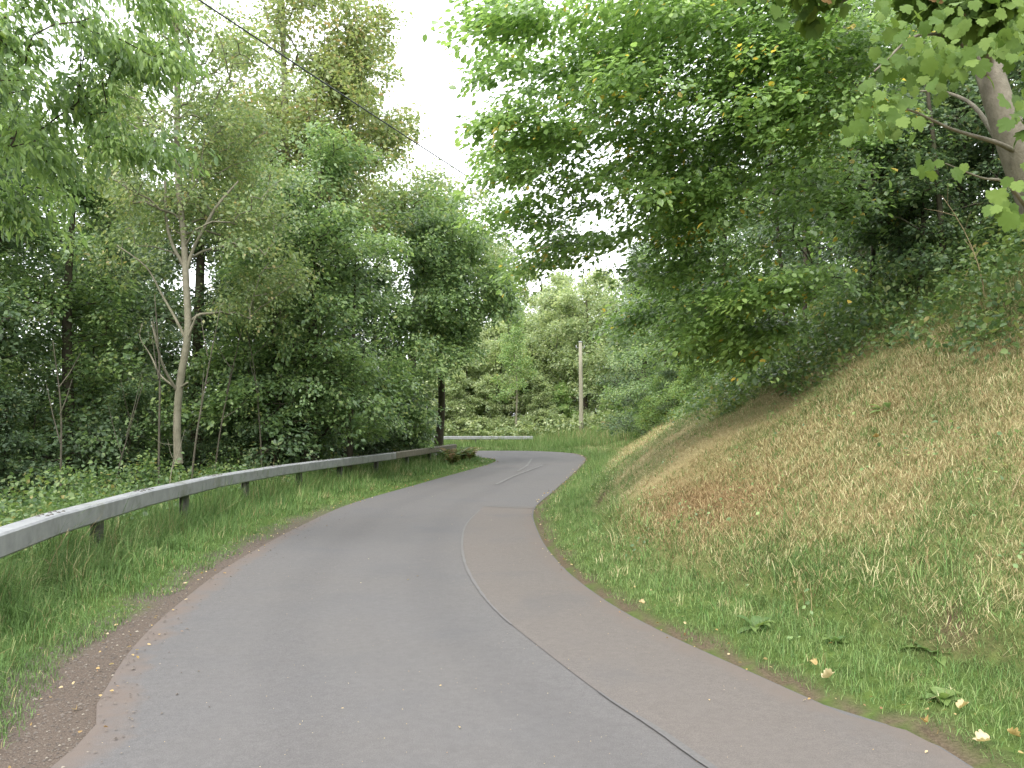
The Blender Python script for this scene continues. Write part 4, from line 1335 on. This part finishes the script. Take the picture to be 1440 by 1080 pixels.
# ------------------------------------------------------------------ gravel on the near left edge
x, y, z_ = scatter(90000, (-5, -1), (2.5, 16), rng, lambda x, y, q: ~q[1] & (q[2] < .5 + .2 * (1 - sstep(4.2, 8, y))) & (rng.uniform(0, 1, len(x)) < np.where(q[0], .16 * np.exp(-q[2] / .14), .8)), 6, 1.2)
n = len(x)
oct_v = np.array([[1, 0, 0], [-1, 0, 0], [0, 1, 0], [0, -1, 0], [0, 0, 1], [0, 0, -.4]], float)
oct_f = np.array([[0, 2, 4], [2, 1, 4], [1, 3, 4], [3, 0, 4], [2, 0, 5], [1, 2, 5], [3, 1, 5], [0, 3, 5]])
sz = rng.uniform(.003, .011, n) * np.where(rng.uniform(0, 1, n) < .05, 1.8, 1)
v = oct_v[None] * (sz[:, None] * np.stack([np.ones(n), rng.uniform(.6, 1.2, n), rng.uniform(.4, .8, n)], -1))[:, None] * rng.uniform(.7, 1.2, (n, 6, 1))
gzv = np.where(z_[0], .02, ground(x, y, z_))
v = v + np.stack([x, y, gzv + .002], -1)[:, None]
m, t, b = new_mat('gravel_stone')
t.links.new(ramp(t, attr(t, 'rnd'), [(0, (.07, .058, .05)), (.6, (.115, .097, .083)), (.93, (.15, .13, .11)), (1, (.28, .25, .2))]), b.inputs['Base Color'])
b.inputs['Roughness'].default_value = .9
link('gravel', mesh_np('gravel', v.reshape(-1, 3), [(oct_f[None] + (np.arange(n) * 6)[:, None, None]).reshape(-1, 3)], m, {'rnd': np.repeat(rng.uniform(0, 1, n), 6)}, smooth=False), None, 'stuff')

# small leaf litter along both edges
x, y, z_ = scatter(15000, (-6, 9), (2.6, 40), rng, lambda x, y, q: (np.minimum(q[2], q[3]) < np.where(q[0], .12, .35)) | (q[1] & (q[3] < 3) & (rng.uniform(0, 1, len(x)) < .05)), 7, 1.0)
n = len(x)
gzv = np.where(z_[0], .03, ground(x, y, z_) + .03)
ax = rng.normal(0, 1, (n, 3)) * np.array([1, 1, .25])
v, fa = leaf_arrays(np.stack([x, y, gzv], -1), ax, UP + rng.normal(0, .5, (n, 3)), rng.uniform(.012, .038, n) * np.maximum(1, np.hypot(x, y) / 14), T_OVATE)
link('leaf_litter', mesh_np('leaf_litter', v, [fa], L_FALLEN, {'rnd': np.repeat(rng.uniform(0, 1, n), 6)}), None, 'stuff')

# grit and scraps lying about the carriageway
x, y, z_ = scatter(2600, (-4, 4), (2.6, 24), rng, lambda x, y, q: q[0] & (np.minimum(q[2], q[3]) > .1), 5, 1.2)
n = len(x)
v, fa = leaf_arrays(np.stack([x, y, np.full(n, .034)], -1), rng.normal(0, 1, (n, 3)) * np.array([1, 1, .1]), UP + rng.normal(0, .2, (n, 3)), np.where(rng.uniform(0, 1, n) < .06, rng.uniform(.015, .03, n), rng.uniform(.004, .009, n)), T_OVATE)
link('road_litter', mesh_np('road_litter', v, [fa], L_FALLEN, {'rnd': np.repeat(rng.uniform(0, 1, n), 6)}), None, 'stuff')

# ------------------------------------------------------------------ single things on the verges
rng = np.random.default_rng(12)
lying = []
for k in range(4):
    tv = T_MAPLE[0].copy() * 1.0
    tv[:, 2] = 1.3 * np.abs(tv[:, 0]) ** 1.3 + .5 * (tv[:, 1] - .4) ** 2 + rng.normal(0, .06, len(tv)) + .05
    tv[:, 0] *= .75
    lying.append(mesh_np('fallen_leaf', tv, [T_MAPLE[1]], L_FALLEN, {'rnd': np.full(len(tv), [.35, .6, .8, 1.0][k])}))
from itertools import cycle
for (px, py, s, kk, lab) in [
        (1350, 1012, .11, 2, 'pale yellow fallen leaf in the grass, topmost of the three at the bottom right corner'),
        (1392, 1058, .12, 3, 'crumpled cream fallen leaf lowest in the grass at the bottom right corner'),
        (1418, 1046, .10, 1, 'orange-yellow fallen leaf at the right edge of the bottom corner verge'),
        (1160, 968, .13, 3, 'crumpled cream fallen leaf at the foot of the verge grass beside the road edge'),
        (1300, 1030, .09, 0, 'brown curled fallen leaf on the litter of the right road edge'),
        (1240, 832, .10, 0, 'orange-brown fallen leaf on the mown bank above the scarp'),
        (1148, 948, .09, 1, 'yellow-brown fallen leaf in the verge just above the cream one'),
        (905, 858, .08, 2, 'small yellow fallen leaf in the verge near the narrow part of the road'),
        (108, 1001, .06, 1, 'bright yellow fallen leaf on the gravel of the left edge')]:
    gx_, gy_ = G(px, py)
    for _ in range(6):      # march to the real surface along the line of sight
        z0 = gz(gx_, gy_)
        k_ = (CAM_H - z0) / CAM_H
        g0 = G(px, py)
        gx_, gy_ = g0[0] * k_, g0[1] * k_
    o = link('fallen_leaf', lying[kk])
    o.location = (gx_, gy_, gz(gx_, gy_) + (.05 if px > 700 else .012))
    o.scale = (s * .6, s * .6, s * .6)
    o.rotation_euler = (rng.uniform(-.5, .5), rng.uniform(-.5, .5), rng.uniform(0, 6.28))
    tag(o, lab, 'leaf', 'single leaves fallen on the verges')


def to_surface(px, py, d0=3, d1=60):
    for d in np.arange(d0, d1, .1):
        p = P(px, py, d)
        if p[2] < gz(p[0], p[1]):
            return p
    return P(px, py, d1)


def stalk(px, py, hgt, lean, label, r=.006):
    p = to_surface(px, py)
    mb = MB()
    k = np.linspace(0, 1, 7)
    pts = np.stack([lean[0] * k ** 1.8 * hgt, lean[1] * k ** 1.8 * hgt, hgt * k * (1 - .18 * k * abs(lean[0]))], -1)
    mb.tube(pts, np.linspace(r, r * .35, 7), 5)
    for q in (.45, .65, .8, .92):
        p0 = np.array([np.interp(q, k, pts[:, i]) for i in range(3)])
        e = p0 + np.array([rng.normal(0, .1), rng.normal(0, .1), .12]) * hgt
        mb.tube([p0, (p0 + e) / 2 + UP * .01, e], [r * .5, r * .4, r * .2], 4)
    o = link('dry_stalk', mb.mesh('dry_stalk', B_STALK))
    o.location = tuple(p)
    tag(o, label, 'stalk', 'dead stalks standing on the verges')


stalk(50, 800, .55, (-.25, 0), 'dead stalk leaning left against the near beam', .007)
stalk(62, 835, .6, (.35, 0), 'dead stalk leaning right below the near beam joint')
stalk(160, 770, .4, (-.3, 0), 'short dead stalk beside the first post in view', .004)
stalk(1166, 492, 1.0, (-.5, 0), 'tall straw-coloured stalk arching from the bank top under the beech', .007)
stalk(1140, 500, .9, (-.7, 0), 'arching dry stalk left of the tallest one on the bank top', .006)
stalk(1095, 515, .8, (-.6, .1), 'low arched stalk at the edge of the beech shade', .006)
stalk(1385, 425, 1.4, (-.35, 0), 'tall bare stem below the sycamore limbs at the top of the bank', .009)
stalk(1350, 430, .9, (.4, 0), 'bare stem leaning right under the sycamore', .006)
stalk(1420, 720, .5, (.5, 0), 'pale straw stalk on the open bank near the right edge', .005)


def rosette(px, py, label, size, n=9, mat=L_UNDER, name='dock_plant'):
    p = to_surface(px, py)
    root = thing(name, label, 'plant', tuple(p), 'broad-leaved plants on the bank')
    for k in range(n):
        a = k * 2.4 + rng.uniform(-.3, .3)
        el = rng.uniform(.25, 1.0)
        ax = np.array([math.cos(a) * math.cos(el), math.sin(a) * math.cos(el), math.sin(el)])
        L_, W_ = size * .8 * rng.uniform(.6, 1.2), size * .14
        sd = norm(np.cross(ax, UP))
        rows, fc = [], []
        for i, q in enumerate(np.linspace(0, 1, 6)):
            w = W_ * math.sin(math.pi * min(1, q * .93 + .06)) ** .8
            cpt = ax * L_ * q - UP * (.45 * L_ * q * q)
            rows += [cpt - sd * w + UP * w * .3, cpt, cpt + sd * w + UP * w * .3]
        for i in range(5):
            b0 = i * 3
            fc += [[b0, b0 + 1, b0 + 4, b0 + 3], [b0 + 1, b0 + 2, b0 + 5, b0 + 4]]
        link('leaf', mesh_np('leaf', np.array(rows), [np.array(fc)], mat, {'rnd': np.full(len(rows), rng.uniform(.3, .9))}), root)
    return root


rosette(1062, 885, 'broad-leaved dock plant in the green verge below the scarp', .26)
rosette(1175, 905, 'smaller dock plant against the scarp, right of the larger one', .2, 7)
rosette(1245, 580, 'dark leafy plant alone in the middle of the mown bank', .3, 10, L_GREEN)
rosette(1325, 985, 'dock plant low at the bottom right verge by the soil hollow', .24, 8)
rosette(1312, 925, 'tuft of strap leaves at the top of the soil hollow', .3, 12)


def frond(x, y, hgt, label, mat, n=9, mat2=None):
    z0 = gz(x, y)
    root = thing('bracken', label, 'bracken', (x, y, z0), 'bracken over the end of the rail')
    for k in range(n):
        a = rng.uniform(0, 6.28)
        h_ = hgt * rng.uniform(.6, 1.1)
        q = np.linspace(0, 1, 12)
        rad = h_ * rng.uniform(.35, .75) * q ** 1.5
        pts = np.stack([np.cos(a) * rad, np.sin(a) * rad, h_ * (q - .45 * q ** 3)], -1)
        tg = np.gradient(pts, axis=0)
        sd = norm(np.cross(tg, UP))
        pos = np.vstack([pts[2:]] * 2)
        ax = np.vstack([sd[2:], -sd[2:]]) + norm(np.vstack([tg[2:]] * 2)) * .5 - UP * .25
        sz = np.tile(h_ * .32 * (1.05 - q[2:]) + .02, 2)
        v, fa = leaf_arrays(pos, ax, np.tile(UP, (len(pos), 1)) + rng.normal(0, .2, (len(pos), 3)), sz, T_LANCE)
        ste = MB()
        ste.add(v, fa)
        ste.tube(pts, np.linspace(.008, .003, 12), 4)
        me = ste.mesh('frond', mat2 if mat2 and rng.uniform() < .8 else mat, attrs={'rnd': np.full(ste.n, rng.uniform(0, 1))})
        link('frond', me, root)
    return root


frond(-2.15, 29.6, 1.0, 'browning bracken clump leaning against the road side of the near rail end', L_BROWN, 18, L_UNDER)
frond(-2.0, 31.6, 1.05, 'largest browning bracken clump, sprawling over the last stretch of the near rail', L_BROWN, 18, L_UNDER)
frond(-1.7, 33.2, .9, 'browning bracken nearest the verge tip beyond the rail end', L_BROWN, 15, L_UNDER)
frond(-2.9, 33.6, 1.15, 'bracken clump behind the rail end at the foot of the leaning trunk', L_UNDER, 12)
frond(-6.2, 12.9, .75, 'green bracken tuft behind the beam between the first two posts in view', L_LIME, 7)
frond(5.1, 50.6, .9, 'tall bracken clump at the foot of the pole', L_LIME, 10)
frond(6.0, 50.2, 1.1, 'straw-brown dead clump right of the pole foot', L_BROWN, 9)

# unused prototypes would stand at the origin
for k, (o, used) in PROTO.items():
    if not used:
        for ch in list(o.children):
            bpy.data.objects.remove(ch)
        bpy.data.objects.remove(o)
